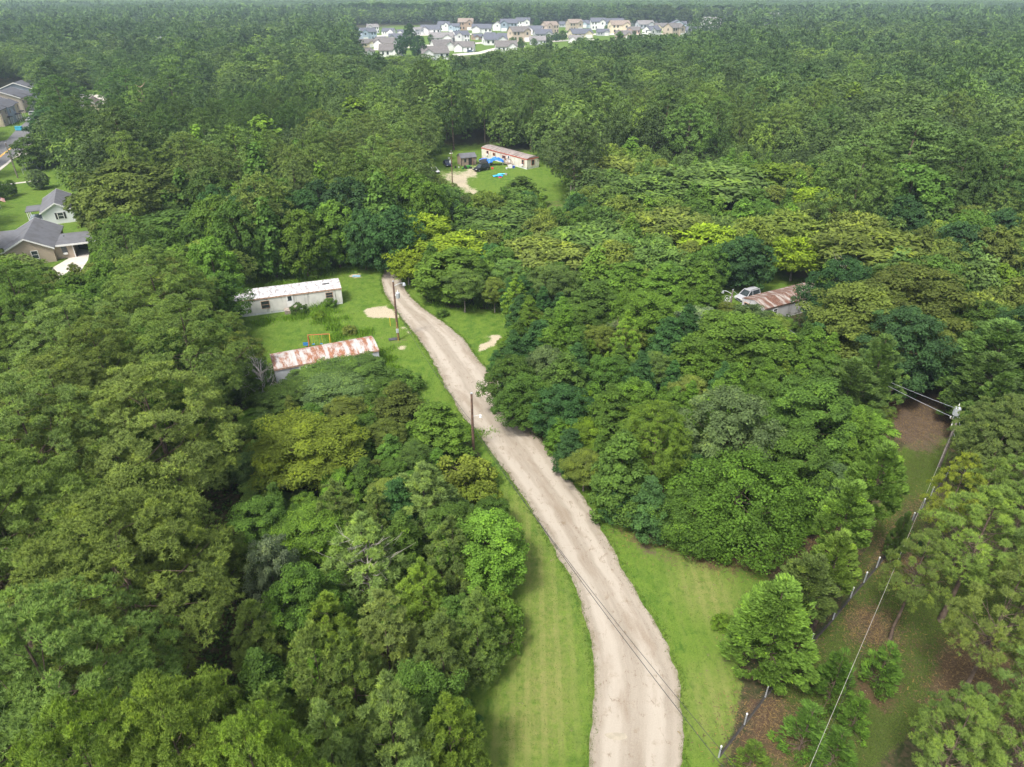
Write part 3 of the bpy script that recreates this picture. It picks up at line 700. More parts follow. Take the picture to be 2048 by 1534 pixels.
REG = [  # outline of crown middles, [(kind, weight, colours, height lo, hi, radius/height)], overlap, label place
 ([(-200,60),(-200,240),(0,160),(80,150),(210,170),(420,170),(420,60)], [('leafy',.6,'dark green green far',13,17,.42),('pine',.4,'pined pine',16,20,.33)], .62, 'far left wood behind the row houses'),
 ([(140,240),(640,200),(640,270),(480,300),(330,330),(290,330),(140,320)], [('leafy',.8,'dark dark green',10,14,.36),('pine',.2,'pined',17,19,.24)], .75, 'grove behind the white house'),
 ([(330,200),(830,170),(870,260),(870,420),(800,560),(420,560),(400,450),(330,400)], [('pine',.45,'pine pineg pine pineo',15,19,.34),('leafy',.4,'green bright dark teal',11,15,.34),('upright',.15,'lime green',13,16,.24)], .66, 'wood between the left houses and the road bend'),
 ([(120,440),(420,430),(460,520),(470,620),(440,700),(300,560),(120,600)], [('leafy',.6,'green bright olive',8,12,.36),('silk',.25,'silko',8,9,.5),('pine',.15,'pine',13,15,.29)], .6, 'wood above the big pine stand at left'),
 ([(-200,450),(200,450),(330,470),(450,600),(470,760),(480,900),(500,1060),(480,1250),(560,1500),(560,1800),(-200,1800)], [('pine',.95,'pine pine pineo pineg',16,19.5,.37),('leafy',.07,'olive green',11,13,.3)], .66, 'big pine stand at left'),
 ([(430,690),(560,735),(790,745),(900,850),(1010,960),(960,960),(480,960)], [('silk',.4,'silk pale silko',3.5,5.5,.5),('leafy',.35,'green bright',3.5,5,.42),('upright',.25,'green olive',4,6.5,.28)], .6, 'overgrown patch below the rusty trailer'),
 ([(450,930),(1010,930),(1080,1100),(1050,1300),(960,1800),(500,1800)], [('young_pine',.55,'pineg pine pine pineb',7.5,11,.27),('leafy',.3,'green bright teal',6,8.5,.38),('upright',.15,'green',7,9,.25)], .66, 'young thicket left of the lawn'),
 ([(960,560),(1440,520),(1440,640),(1650,620),(1760,760),(1760,900),(1620,1120),(1400,1140),(1150,1000),(960,760)], [('upright',.42,'green bright bright teal',6.5,9.5,.27),('leafy',.36,'green bright green grey',6.5,9.5,.38),('silk',.16,'silk lime silko',5,7,.5),('young_pine',.06,'pineb',8,10,.27)], .66, 'wedge of mixed trees right of the road'),
 ([(780,360),(1000,360),(1160,340),(1200,290),(1700,290),(1700,400),(1660,560),(1560,600),(1440,560),(1200,570),(1040,620),(880,620),(780,540)], [('silk',.62,'silk silk silko silko',7,9.5,.52),('leafy',.26,'green teal green',6.5,9,.4),('upright',.12,'green bright',7,9,.27)], .66, 'silk tree grove in the middle'),
 ([(1600,430),(2300,430),(2300,720),(1980,740),(1880,740),(1760,760),(1640,640)], [('leafy',.55,'olive green dark',10,13,.38),('silk',.3,'silko',9,11,.5),('cedar',.15,'cedar',9,12,.27)], .6, 'wood around the bare soil at right'),
 ([(1950,700),(2300,700),(2300,1120),(1900,1120)], [('pine',.7,'pineg pineo',12,15,.29),('cedar',.3,'cedar',9,11,.28)], .7, 'pines at the right edge'),
 ([(780,120),(1500,120),(1600,330),(860,330),(780,260)], [('leafy',.5,'green dark olive grey',13,17,.42),('pine',.38,'pine pined pine',17,21,.33),('upright',.12,'lime green',13,17,.23)], .6, 'wood behind the red trimmed trailer'),
 ([(1480,100),(2300,100),(2300,560),(1600,560)], [('pine',.75,'pined pine pine',17,22,.34),('leafy',.25,'dark green',13,17,.42)], .6, 'dark pine wood at upper right'),
]
DEF = ([], [('pine',.55,'pine pined pine far pineo',16,22,.33),('leafy',.45,'far green olive grey bright',13,18,.42)], .66, 'far wood')
AREA = {}
occ = {}
def near(x, y, R, f):
    c = 6.; i, j = int(x//c), int(y//c); rr = 2 if R < 6 else 3
    for a in range(i-rr, i+rr+1):
        for b in range(j-rr, j+rr+1):
            for (u, v, r) in occ.get((a, b), ()):
                if (x-u)**2+(y-v)**2 < (f*(R+r))**2: return True
    return False
def take(x, y, R): occ.setdefault((int(x//6.), int(y//6.)), []).append((x, y, R))

for (k, x, y, wpx, h, col, lab) in HERO:
    b, R = by_crown(x, y, h, wpx, k)
    plant(k, b, R, h, col, lab); take(b[0], b[1], R)
# buildings and yards block trunks too
BLOCK = []
def region(qx, qy):
    for r in REG:
        if inpoly(np.array([qx]), np.array([qy]), r[0])[0]: return r
    return DEF
auto = []
def fill(y0, y1, n, scale=1., hmax=99, wide=.82, only=None):
    ymid = rng.uniform(y0, y1, n); X = rng.uniform(-1, 1, n)*(wide*ymid+28)
    q = px(np.column_stack([X, ymid, np.full(n, 8.)])); b = px(np.column_stack([X, ymid, np.zeros(n)]))
    ok = (q[:, 0] > -190)&(q[:, 0] < 2240)&(q[:, 1] < 1700)&~inpoly(b[:, 0], b[:, 1], HOUSES_PX)&~kept(b[:, 0], b[:, 1])
    for p in NOPE: ok &= ~inpoly(b[:, 0], b[:, 1], p)
    ri = np.full(n, -1)
    for i, r in reversed(list(enumerate(REG))): ri[inpoly(q[:, 0], q[:, 1], r[0])] = i
    for j in np.nonzero(ok)[0]:
        x, y = X[j], ymid[j]; reg = REG[ri[j]] if ri[j] >= 0 else DEF
        ks = reg[1]; u = rng.uniform(0, sum(k[1] for k in ks)); pv_ = math.sin(x*.024+1.3)+math.sin(y*.021+x*.011)
        if y > 150 and len(ks) > 1: u = sum(k[1] for k in ks)*(rng.uniform(0, ks[0][1]) if (pv_ > 0) == (rng.uniform() < .85) else rng.uniform(ks[0][1], 1.))
        for k in ks:
            u -= k[1]
            if u <= 0: break
        kind, _, cols, hl, hh, rh = k
        H = min(rng.uniform(hl, hh)*scale*(1+(.12*math.sin(x*.043+y*.037) if y > 150 else 0)), hmax); R = H*rh*(rng.uniform(.85, 1.15) if y < 150 else rng.uniform(.72, 1.3))
        if scale < 1: R = max(R, 1.3)
        if near(x, y, R, reg[2]): continue
        if not clear(x, y, R, H, .35 if kind != 'upright' else .12): continue
        take(x, y, R); auto.append((x, y, R, H, kind, rng.choice(cols.split()), reg[3]))
fill(18, 70, 5000); fill(18, 70, 6000, .7); fill(18, 70, 5000, .42)
fill(70, 140, 9000); fill(70, 140, 9000, .7); fill(70, 140, 7000, .45)
fill(140, 260, 14000); fill(140, 260, 9000, .7); fill(140, 230, 5000, .45)
fill(260, 420, 16000, wide=.8)
auto.sort(key=lambda a: math.hypot(a[0], a[1]))
KNAME = {'pine': 'pine', 'leafy': 'leafy tree', 'upright': 'upright leafy tree', 'silk': 'flat topped silk tree', 'young_pine': 'young pine', 'cedar': 'cedar'}
CNAME = {'pine': 'mid green', 'pineg': 'grey green', 'pined': 'dark green', 'pineb': 'bright green', 'pineo': 'olive', 'green': 'mid green', 'bright': 'bright green', 'lime': 'yellow green', 'olive': 'olive',
 'dark': 'dark green', 'teal': 'blue green', 'grey': 'greyish green', 'far': 'dull green', 'silk': 'dull green', 'silko': 'olive', 'pale': 'pale green', 'cedar': 'dark green'}
count = {}; rest = []
LIMIT = {'pine': 280, 'leafy': 255, 'upright': 240, 'silk': 230, 'young_pine': 250, 'cedar': 200}
LAND = [(1042,360,'lawn cone tree'),(915,320,'tan shed'),(1020,315,'red trimmed trailer'),(968,334,'black off road car'),(905,335,'driveway pole'),(1140,390,'lawn pole'),(575,590,'white trailer'),(655,705,'rusty trailer'),(790,600,'lamp pole'),
 (943,840,'bare brown pole'),(783,530,'road bend'),(1540,600,'grey trailer'),(1494,585,'silver car'),(1840,320,'huge dark pine'),(1890,860,'transformer pole'),(1830,850,'bare soil'),(600,880,'orange tinged silk tree'),(268,1000,'olive yellow tree'),
 (300,1430,'bright bottom pine'),(110,1480,'lower left corner'),(718,1110,'thin pine with bare limbs'),(515,760,'dead grey tree'),(528,1120,'silvery tree'),(905,540,'round tree at the bend'),(1530,690,'large light green tree'),(1475,850,'grey green wedge tree'),
 (1318,900,'wedge pine'),(1165,860,'lime silk tree'),(1063,690,'blue green road tree'),(1490,1010,'vine mound'),(1715,780,'pointed cedar'),(1740,510,'wide olive silk tree'),(2005,560,'vine covered hump'),(230,400,'olive tree by the white house'),(110,430,'white house'),(90,510,'beige house'),
 (105,210,'tall far left pine'),(283,190,'orange brown snag'),(30,210,'row houses'),(305,140,'rust red tree'),(383,130,'pointed light green tree'),(705,230,'yellow green tall tree'),(1430,370,'flat topped silk tree'),(1545,350,'bright round tree'),(860,460,'yellow silk trees'),
 (1190,350,'olive lawn rim silk tree'),(1000,1300,'twig heap'),(985,1080,'leafy lawn edge tree'),(20,700,'left edge'),(20,1000,'left edge lower down'),(2040,900,'right edge'),(2030,300,'upper right edge'),(817,100,'vine covered towers'),(1100,90,'subdivision'),(1390,90,'right part of the subdivision'),(1715,200,'narrow yellow green tree'),(1570,1230,'bushy cedar'),(640,1300,'tall lower pine')]
ORD = ['nearest', 'second', 'third', 'fourth', 'fifth', 'sixth', 'seventh', 'eighth', 'ninth', 'tenth', 'eleventh', 'twelfth', 'thirteenth', 'fourteenth', 'fifteenth', 'sixteenth', 'seventeenth', 'eighteenth', 'nineteenth', 'twentieth', 'twenty-first', 'twenty-second', 'twenty-third', 'twenty-fourth', 'twenty-fifth', 'twenty-sixth', 'twenty-seventh', 'twenty-eighth']
ORD += ['thirtieth' if n == 0 else w_+'-'+x for w_ in ('thirty', 'forty', 'fifty') for n, x in enumerate(['first','second','third','fourth','fifth','sixth','seventh','eighth','ninth'], 1)]
LXY = np.array([l[:2] for l in LAND], float); info = []
for (x, y, R, H, kind, col, place) in auto:
    q = px([(x, y, H*.7)])[0]; dd = np.hypot(LXY[:, 0]-q[0], (LXY[:, 1]-q[1])*1.3); j = int(dd.argmin()); dx, dy = q[0]-LXY[j, 0], q[1]-LXY[j, 1]
    info.append((j, ('left of' if dx < 0 else 'right of') if abs(dx) > abs(dy) else ('beyond' if dy < 0 else 'before'), dd[j]))
lab_of = {}; byk = {}
for i, (j, rel, d_) in enumerate(info): byk.setdefault((auto[i][4], j, rel), []).append((d_, i))
for (kind, j, rel), l in byk.items():
    for n_, (d_, i) in enumerate(sorted(l)): lab_of[i] = f"{CNAME[auto[i][5]]} {KNAME[kind]}, {ORD[n_] if n_ < len(ORD) else 'farthest'} {rel} the {LAND[j][2]}"
for i_, (x, y, R, H, kind, col, place) in enumerate(auto):
    count[kind] = count.get(kind, 0)+1
    if count[kind] > LIMIT[kind]: rest.append((x, y, R, H, kind, col)); continue
    plant(kind, (x, y, 0), R, H, col, lab_of[i_], f'{KNAME[kind]}s of the {place}')
print('planted', count, 'rest', len(rest))
# ------------------------------------------------------------------ the far woods: real trees merged, past what one could count
TPL = {}
def tpl(kind, lod):
    if (kind, lod) not in TPL:
        out = []
        n, per, nd, L, Wd = {0: (150, 7, 3, .7, .36), 1: (90, 5, 2, 1.1, .65), 2: (40, 4, 1, 2.2, 1.4)}[lod]
        for s_ in range(4):
            if kind == 'pine': V, F, T, _ = make_pine(17, 4.9, 5, n, 1.1, per, nd, 500+lod*10+s_, 'dome', L, Wd, soft=.45)
            else: V, F, T, _ = make_leafy(14, 4.9, 2.5, n, 1.2, int(per*nd*.8)+1, L*.95, Wd*1.1, 600+lod*10+s_, 'round', soft=.45)
            out.append((V, F, T, 17. if kind == 'pine' else 14.))
        TPL[(kind, lod)] = out
    return TPL[(kind, lod)]
def far_wood(items, lod, kind):
    """V, F, tone of every tree of a band, each turned and scaled"""
    A = np.array([(i[0], i[1], i[2], i[3]) for i in items]); var = rng.integers(0, 4, len(A)); Vs, Fs, Ts, off = [], [], [], 0
    for v in range(4):
        V, F, T, H0 = tpl(kind, lod)[v]; a = A[var == v]; n = len(a)
        if n == 0: continue
        th = rng.uniform(0, 6.28, n); c, s_ = np.cos(th)[:, None]*a[:, 2:3]/4.9, np.sin(th)[:, None]*a[:, 2:3]/4.9
        X = V[None, :, 0]*c-V[None, :, 1]*s_+a[:, 0:1]; Y = V[None, :, 0]*s_+V[None, :, 1]*c+a[:, 1:2]; Z = V[None, :, 2]*(a[:, 3:4]/H0)
        Vs.append(np.stack([X, Y, Z], 2).reshape(-1, 3).astype(np.float32)); Fs.append((F[None]+(np.arange(n)*len(V))[:, None, None]+off).reshape(-1, F.shape[1])); off += n*len(V)
        Ts.append(np.clip(T[None]+rng.normal(0, .22, (n, 1)), 0, 1.1).ravel())
    return np.concatenate(Vs), np.concatenate(Fs), np.concatenate(Ts)
far_items = []
def spread(y0, y1, n, wide=.80, f=.62):
    yy = np.sqrt(rng.uniform(y0**2, y1**2, n)); X = rng.uniform(-1, 1, n)*(wide*yy+20)
    q = px(np.column_stack([X, yy, np.full(n, 0.)])); blocked = inpoly(q[:, 0], q[:, 1], HOUSES_PX)|inpoly(q[:, 0], q[:, 1], [(1180,54),(1185,43),(1370,37),(1380,52),(1290,60)])
    for x, y, bl in zip(X, yy, blocked):
        if bl: continue
        pine = rng.uniform() < (.85 if math.sin(x*.013+1)+math.sin(y*.017+x*.006) > 0 else .25); H = rng.uniform(16, 22) if pine else rng.uniform(12, 18); R = H*(.34 if pine else .44)*rng.uniform(.8, 1.3)
        if near(x, y, R, f): continue
        if y < 930 and not clear(x, y, R, H, .3): continue
        take(x, y, R); far_items.append((x, y, R, H, 'pine' if pine else 'leafy', 'far'))
spread(420, 700, 22000); spread(700, 1200, 26000, f=.7)
allfar = rest+far_items
for nm, kk, mt, cl in (('pine_wood', ('pine', 'young_pine', 'cedar'), M_NEEDLE, (.068, .120, .040, 1)), ('broadleaf_wood', ('leafy', 'upright', 'silk'), M_LEAF, (.100, .160, .044, 1))):
    its = [i for i in allfar if i[4] in kk]
    a = [i for i in its if i[1] < 420]; b = [i for i in its if 420 <= i[1] < 700]; c = [i for i in its if i[1] >= 700]
    Vs, Fs, Ts, off = [], [], [], 0
    for lod, part in ((0, a), (1, b), (2, c)):
        if not part: continue
        v, f, tn = far_wood(part, lod, 'pine' if kk[0] == 'pine' else 'leafy'); Vs.append(v); Fs.append(f+off); Ts.append(tn); off += len(v)
    me = npmesh(nm, np.concatenate(Vs), np.concatenate(Fs), mt, attrs={'tone': np.concatenate(Ts)}); print(nm, len(a), len(b), len(c), len(me.polygons))
    o = link(nm, me); o.color = cl
    tag(o, ('distant mass of pines' if kk[0] == 'pine' else 'distant mass of leafy trees')+' reaching back to the hazy horizon', 'woods', kind='stuff')
    print(nm, len(its))
# past a kilometre: a bumpy canopy of crowns out to the horizon
def canopy():
    xs, ys = [], []
    y = 1150.; rows = []
    while y < 9000: rows.append(y); y *= 1.0028 if y < 3000 else 1.01
    nx = 900; V = []
    u = np.linspace(-1, 1, nx)
    Y = np.array(rows)[:, None]*np.ones(nx)[None]; X = Y*.84*u[None]+0
    g = np.random.default_rng(3)
    def worley(X, Y, s):
        cx, cy = np.floor(X/s), np.floor(Y/s); best = np.full(X.shape, 9.)
        hh = np.zeros(X.shape)
        for a in (-1, 0, 1):
            for b in (-1, 0, 1):
                i, j = cx+a, cy+b; h1 = np.modf(np.abs(np.sin(i*127.1+j*311.7)*43758.5))[0]; h2 = np.modf(np.abs(np.sin(i*269.5+j*183.3)*43758.5))[0]
                d = np.hypot(X/s-i-h1, Y/s-j-h2); hh = np.where(d < best, h1*h2, hh); best = np.minimum(best, d)
        return best, hh
    d, h = worley(X, Y, 15.)
    Z = 19-7*np.clip(d, 0, 1.1)**2+h*4+g.normal(0, .45, X.shape)
    d2, h2 = worley(X, Y, 160.); Z += (h2-.4)*7
    V = np.stack([X.ravel(), Y.ravel(), Z.ravel()], 1); ny = len(rows)
    i = np.arange((ny-1)*(nx-1)); r, c = i//(nx-1), i % (nx-1); a = r*nx+c
    me = npmesh('far_canopy', V, np.stack([a, a+1, a+nx+1, a+nx], 1), M_LEAF, attrs={'tone': (h*.5+h2*.5).ravel()})
    o = link('far_canopy', me); o.color = (.07, .12, .045, 1); tag(o, 'hazy treetops of the forest at the horizon', 'forest', kind='stuff')
canopy()
# ------------------------------------------------------------------ haze
hz = MB().box(-3300, 3300, -260, 9300, -1, 46.5).build('haze', None) if False else None
hm = bpy.data.materials.new('haze'); hm.use_nodes = True; hn = hm.node_tree
hn.nodes.remove(hn.nodes['Principled BSDF']); pv = hn.nodes.new('ShaderNodeVolumePrincipled')
pv.inputs['Color'].default_value = (.66, .84, 1., 1); pv.inputs['Density'].default_value = .00021; pv.inputs['Anisotropy'].default_value = .2
hn.links.new(pv.outputs[0], hn.nodes['Material Output'].inputs['Volume'])
tag(MB().box(-8500, 8500, -400, 9500, -1, 47).build('haze', hm), 'thin pale blue haze over the woods', 'haze', kind='stuff')
# ------------------------------------------------------------------ buildings
def m_objcol(name, rough=.8, lap=0., var=.08, dirt=0.):
    m = bpy.data.materials.new(name); t = NT(m); t.b.inputs['Roughness'].default_value = rough; t.b.inputs['Specular IOR Level'].default_value = .25
    oi = t.n('ShaderNodeObjectInfo'); n = t.noise(.7, 5, t.pos(obj=False))
    c = t.mix(t.math('MULTIPLY', t.ramp(n, .35, .7), var*2), oi.outputs['Color'], (.08, .075, .07))
    if lap:
        sp = t.n('ShaderNodeSeparateXYZ'); t.l(t.n('ShaderNodeNewGeometry').outputs['Position'], sp.inputs[0])
        f = t.math('FRACT', t.math('MULTIPLY', sp.outputs[2], 1/lap)); t.bump(f, .5, .03)
    if dirt:
        st = t.noise(1.6, 6, t.pos((1, 1, .12)), .65); c = t.mix(t.math('MULTIPLY', t.ramp(st, .5, .75), dirt), c, (.07, .075, .05))
    t.base(c); return m
M_SIDE = m_objcol('lap_siding', .7, .18, .03); M_SHING = m_objcol('shingles', .92, 0, .25); M_PANELW = m_objcol('ribbed_wall_panel', .6, 0, .1, .75)
M_TRIM = mat('white_trim', (.72, .72, .70), .6, .05); M_GLASS = mat('window_glass', (.035, .045, .05), .12, .3, 2, spec=.6)
M_DARK = mat('dark_opening', (.02, .02, .02), .8, .2)
def m_rust(name, base, rust, lo, hi, rib=1.1, roof=True, moss=0):
    m = bpy.data.materials.new(name); t = NT(m); t.b.inputs['Roughness'].default_value = .75; t.b.inputs['Specular IOR Level'].default_value = .3
    p = t.pos(); sx = t.n('ShaderNodeSeparateXYZ'); t.l(p, sx.inputs[0])
    n = t.noise(.9, 7, t.pos((1.5, .45, .45)), .7); n2 = t.noise(5, 5, p, .7)
    cell = t.n('ShaderNodeTexNoise'); cell.inputs['Scale'].default_value = .8; t.l(t.pos((1.1, .3, .3)), cell.inputs['Vector'])
    pan = t.n('ShaderNodeTexWhiteNoise', noise_dimensions='1D'); t.l(t.math('FLOOR', t.math('MULTIPLY', sx.outputs[0], rib)), pan.inputs['W'])
    f = t.math('ADD', t.math('ADD', t.math('MULTIPLY', n, .75), t.math('MULTIPLY', pan.outputs[0], .09)), t.math('MULTIPLY', n2, .25))
    col = t.mix(t.ramp(n2, .3, .7), tuple(c*.8 for c in base), tuple(min(1, c*1.12) for c in base))
    rc = t.mix(t.ramp(n2, .35, .65), rust, tuple(c*.5 for c in rust))
    c = t.mix(t.ramp(f, lo, hi), col, rc)
    if moss: c = t.mix(t.math('MULTIPLY', t.ramp(t.noise(2.2, 6, t.pos((1, .5, 1)), .7), .45, .62), moss), c, (.12, .115, .11))
    fr = t.math('FRACT', t.math('MULTIPLY', sx.outputs[0], rib)); seam = t.ramp(t.math('ABSOLUTE', t.math('SUBTRACT', fr, .5)), .44, .5)
    c = t.mix(t.math('MULTIPLY', seam, .45), c, tuple(c_*.45 for c_ in rust))
    t.base(c); t.bump(t.math('ADD', seam, n2), .4, .04); return m
R_WHITE = m_rust('chalky_white_roof', (.56, .55, .56), (.40, .20, .10), .74, .92, .8, moss=.7)
R_RUST = m_rust('rusted_roof', (.45, .43, .41), (.34, .15, .08), .46, .62, 1.9)
R_BROWN = m_rust('brown_rusted_roof', (.36, .33, .30), (.18, .09, .06), .42, .60, 2.2)
R_GREY = m_rust('grey_patched_roof', (.30, .26, .24), (.17, .12, .10), .5, .7, .6, moss=.5)
M_REDT = mat('red_fascia', (.42, .075, .04), .6, .2, 3, dirt=(.25, .2, .17, .4)); M_RUSTT = mat('rusty_fascia', (.42, .27, .19), .8, .35, 3)
M_SKIRT = mat('skirting', (.62, .63, .64), .7, .12, 2, dirt=(.2, .19, .14, .6))
def frame3(e0, e1, e2):
    """origin and heading from the near corner e0, the corner e1 along the long wall and e2 along the end wall"""
    a = (e1-e0); L = math.hypot(a.x, a.y); rz = math.atan2(a.y, a.x)
    b = e2-e0; y = -a.y/L*b.x*-1*-1+0; 
    cy = (-math.sin(rz)*b.x+math.cos(rz)*b.y)
    return (e0.x, e0.y, 0), rz, L, cy
def openings(par, specs, wall, H):
    """windows and doors on the wall y = wall (dy = outward sign): (x, z0, w, h, kind, label)"""
    s, y = wall
    for (x, z0, w_, h_, kind) in specs:
        def bx(a, b, d0, d1, c, e): return MB().box(a, b, min(y+s*d0, y+s*d1), max(y+s*d0, y+s*d1), c, e)
        fm = M_TRIM if 'w' in kind else M_RUSTT if 'r' in kind else M_REDT if 'd' in kind else M_TRIM
        m = MB(); t_ = .07
        for (a, b, c, e) in ((x, x+w_, z0, z0+t_), (x, x+w_, z0+h_-t_, z0+h_), (x, x+t_, z0+t_, z0+h_-t_), (x+w_-t_, x+w_, z0+t_, z0+h_-t_)):
            m.box(a, b, min(y, y+s*.06), max(y, y+s*.06), c, e)
        if 'D' in kind:
            d = bx(x, x+w_, .002, .05, z0, z0+h_).build('door', M_TRIM, par); bx(x+.2, x+w_-.2, .051, .06, z0+h_*.5, z0+h_-.2).build('pane', M_GLASS, d)
            bx(x+w_-.16, x+w_-.1, .051, .09, z0+.95, z0+1.05).build('handle', M_DARK, d)
        else:
            f_ = bx(x+t_, x+w_-t_, .002, .03, z0+t_, z0+h_-t_).build('window', M_GLASS, par); m.box(x+t_, x+w_-t_, min(y+s*.031, y+s*.05), max(y+s*.031, y+s*.05), z0+h_/2-.02, z0+h_/2+.02); m.build('frame', fm, f_)
def trailer(label, e0, e1, e2, H, W, rise, roofm, wallc, trimm, front, end, arch=True, skirt=.35, shift=0, Lx=None, over=.06):
    o, rz, L, cy = frame3(e0, e1, e2); s = 1 if cy > 0 else -1
    if Lx: L = Lx
    t = thing('mobile_home', label, 'mobile home', o, rz)
    y0, y1 = (0, s*W); lo, hi = min(y0, y1), max(y0, y1)
    w_ = MB().box(0, L, lo, hi, skirt, H)
    if not arch: w_.prism([(lo, H), (hi, H), ((lo+hi)/2, H+rise-.06)], .01, L-.01)
    w_ = w_.build('wall', M_PANELW, t); w_.color = wallc+(1,)
    MB().box(.04, L-.04, lo+.04, hi-.04, 0, skirt).build('skirting', M_SKIRT, t)
    n = 10
    if arch: top = [(lo-over+(hi-lo+2*over)*i/n, H+rise*(1-abs(2*i/n-1)**2.2)) for i in range(n+1)]
    else: top = [(lo-.15, H-.02), ((lo+hi)/2, H+rise), (hi+.15, H-.02)]
    prof = [(lo-over, H-.02)]+top+[(hi+over, H-.02)] if arch else [(hi+.15, H-.08)]+top[::-1]+[(lo-.15, H-.08)]
    prof = ([(a, b+.05) for a, b in top]+[(top[-1][0], H), (top[0][0], H)]) if arch else ([(a, b+.08) for a, b in top]+[(a, b) for a, b in top[::-1]])
    MB().prism(prof, -over, L+over).build('roof', roofm, t)
    tr = MB()
    for yy in (lo-over-.02, hi+over): tr.box(-over, L+over, yy, yy+.02, H-.2, H+.04)
    if arch:
        for xx in (-over-.02, L+over): tr.box(xx, xx+.02, lo-over, hi+over, H-.16, H+.1)
    tr.build('fascia', trimm, t)
    openings(t, front, (-s, 0), H)
    if end:   # end wall at x = 0 (windows drawn in its plane)
        side, items = end; X = 0 if side == 0 else L
        for (a, z0, ww, hh) in items:
            y_a = s*a; y_b = s*(a+ww); xo = -1 if side == 0 else 1
            g = MB().box(min(X, X+xo*.03), max(X, X+xo*.03), min(y_a, y_b), max(y_a, y_b), z0, z0+hh).build('window', M_GLASS, t)
            m = MB(); a0, a1 = min(y_a, y_b), max(y_a, y_b); x0, x1 = min(X, X+xo*.06), max(X, X+xo*.06)
            m.box(x0, x1, a0-.07, a0, z0-.07, z0+hh+.07); m.box(x0, x1, a1, a1+.07, z0-.07, z0+hh+.07); m.box(x0, x1, a0, a1, z0+hh, z0+hh+.07); m.box(x0, x1, a0, a1, z0-.07, z0)
            m.build('frame', trimm, g)
    return t, L, s
# white trailer in the clearing
tA, LA, sA = trailer('long white abandoned mobile home with chalky stained roof and weeds along its front', P(682,576,2.75), P(462,604,2.75), P(676,556,2.75), 2.75, 4.4, .45, R_WHITE, (.66,.65,.60), M_RUSTT,
   [(1.4,1.35,1.15,.95,'r'),(7.6,.75,1.0,1.95,'D'),(11.2,.95,1.3,1.3,'r'),(15.4,1.4,1.2,.85,'r')], (0, [(1.2,1.2,1.0,.9)]))
hole = MB()
for (x, y, a, b) in ((1.6,1.3,1.2,.7),(2.4,1.7,.6,.5),(.6,2.3,.35,.25)): hole.box(x, x+a, sA*y if sA > 0 else -y-b, sA*y+b if sA > 0 else -y, 3.19, 3.235)
hole.build('roof_hole', M_DARK, tA)
MB().box(7.2, 9.2, *( (-1.3, -.05) if sA > 0 else (.05, 1.3)), 0, .62).build('step', mat('weathered_planks', (.28,.24,.20), .9, .3, 4), tA)
# rusty trailer below it
tB, LB, sB = trailer('mobile home with rust streaked white roof half hidden by shrubs', P(757,700,2.6), P(549,739,2.6), P(739,671,2.6), 2.6, 4.5, .48, R_RUST, (.52,.55,.57), M_RUSTT,
   [(5.2,1.1,1.1,1.2,'w'),(9.5,.6,1.0,1.9,'D'),(14.5,1.2,1.1,1.0,'w')], (0, [(1.4,1.2,1.0,.9)]))
# red trimmed trailer
tC, LC, sC = trailer('cream mobile home with dark red roof trim at the back of the lawn', P(1054,318.6,2.8), P(963,295,2.8), P(1079,313.7,2.8), 2.8, 4.6, .5, R_GREY, (.66,.63,.55), M_REDT,
   [(1.3,.9,1.0,1.5,'d'),(9.4,1.1,1.6,1.1,'d'),(14.4,1.4,1.0,.8,'d'),(17.4,1.3,1.0,1.0,'d'),(7.6,.75,.95,1.9,'D')], (0, [(1.7,1.0,1.0,1.3)]))
for (x, z) in ((1.5,.75),(9.9,.9),(17.6,1.0)):
    a = MB().box(x, x+.65, *((-.35, -.06) if sC > 0 else (.06, .35)), z, z+.42).build('air_conditioner', M_TRIM, tC)
M_WOOD = mat('weathered_planks', (.28,.24,.20), .9, .3, 4); M_WOODB = mat('brown_planks', (.17,.10,.065), .85, .3, 4)
def porch(par, x0, x1, d, s):
    st = thing('porch_steps', 'weathered wooden porch with stair rails at the red trimmed trailer door', 'porch', par.location, par.rotation_euler.z)
    y0, y1 = (-d, -.1) if s > 0 else (.1, d)
    MB().box(x0, x1, y0, y1, .6, .7).build('deck', M_WOOD, st)
    for i in range(3): MB().box(x0-.3*(i+1), x0-.3*i-.01, y0, y1, 0, .6-.18*i).build('step', M_WOOD, st)
    for yy in (y0+.04, y1-.04):
        m = MB(); m.tube([(x0-.9, yy, .9), (x0, yy, 1.6), (x1, yy, 1.6)], .05, 4)
        for xx in (x0-.85, x0, (x0+x1)/2, x1): m.tube([(xx, yy, 0 if xx < x0 else .6), (xx, yy, .95 if xx < x0 else 1.62)], .05, 4)
        m.build('railing', M_WOODB, st)
porch(tC, 6.9, 9.2, 1.6, sC)
# grey trailer at right
tD, LD, sD = trailer('grey panelled trailer with brown rusted ridge roof beside the silver car', P(1530,618,2.5), P(1605,598.5,2.5), P(1476,603,2.5), 2.5, 4.6, .55, R_BROWN, (.50,.50,.51), M_RUSTT,
   [(1.9,1.2,.9,.9,'w'),(8,1.2,1,.9,'w')], (0, [(3.0,1.3,1.1,.75)]), arch=False, Lx=14.)
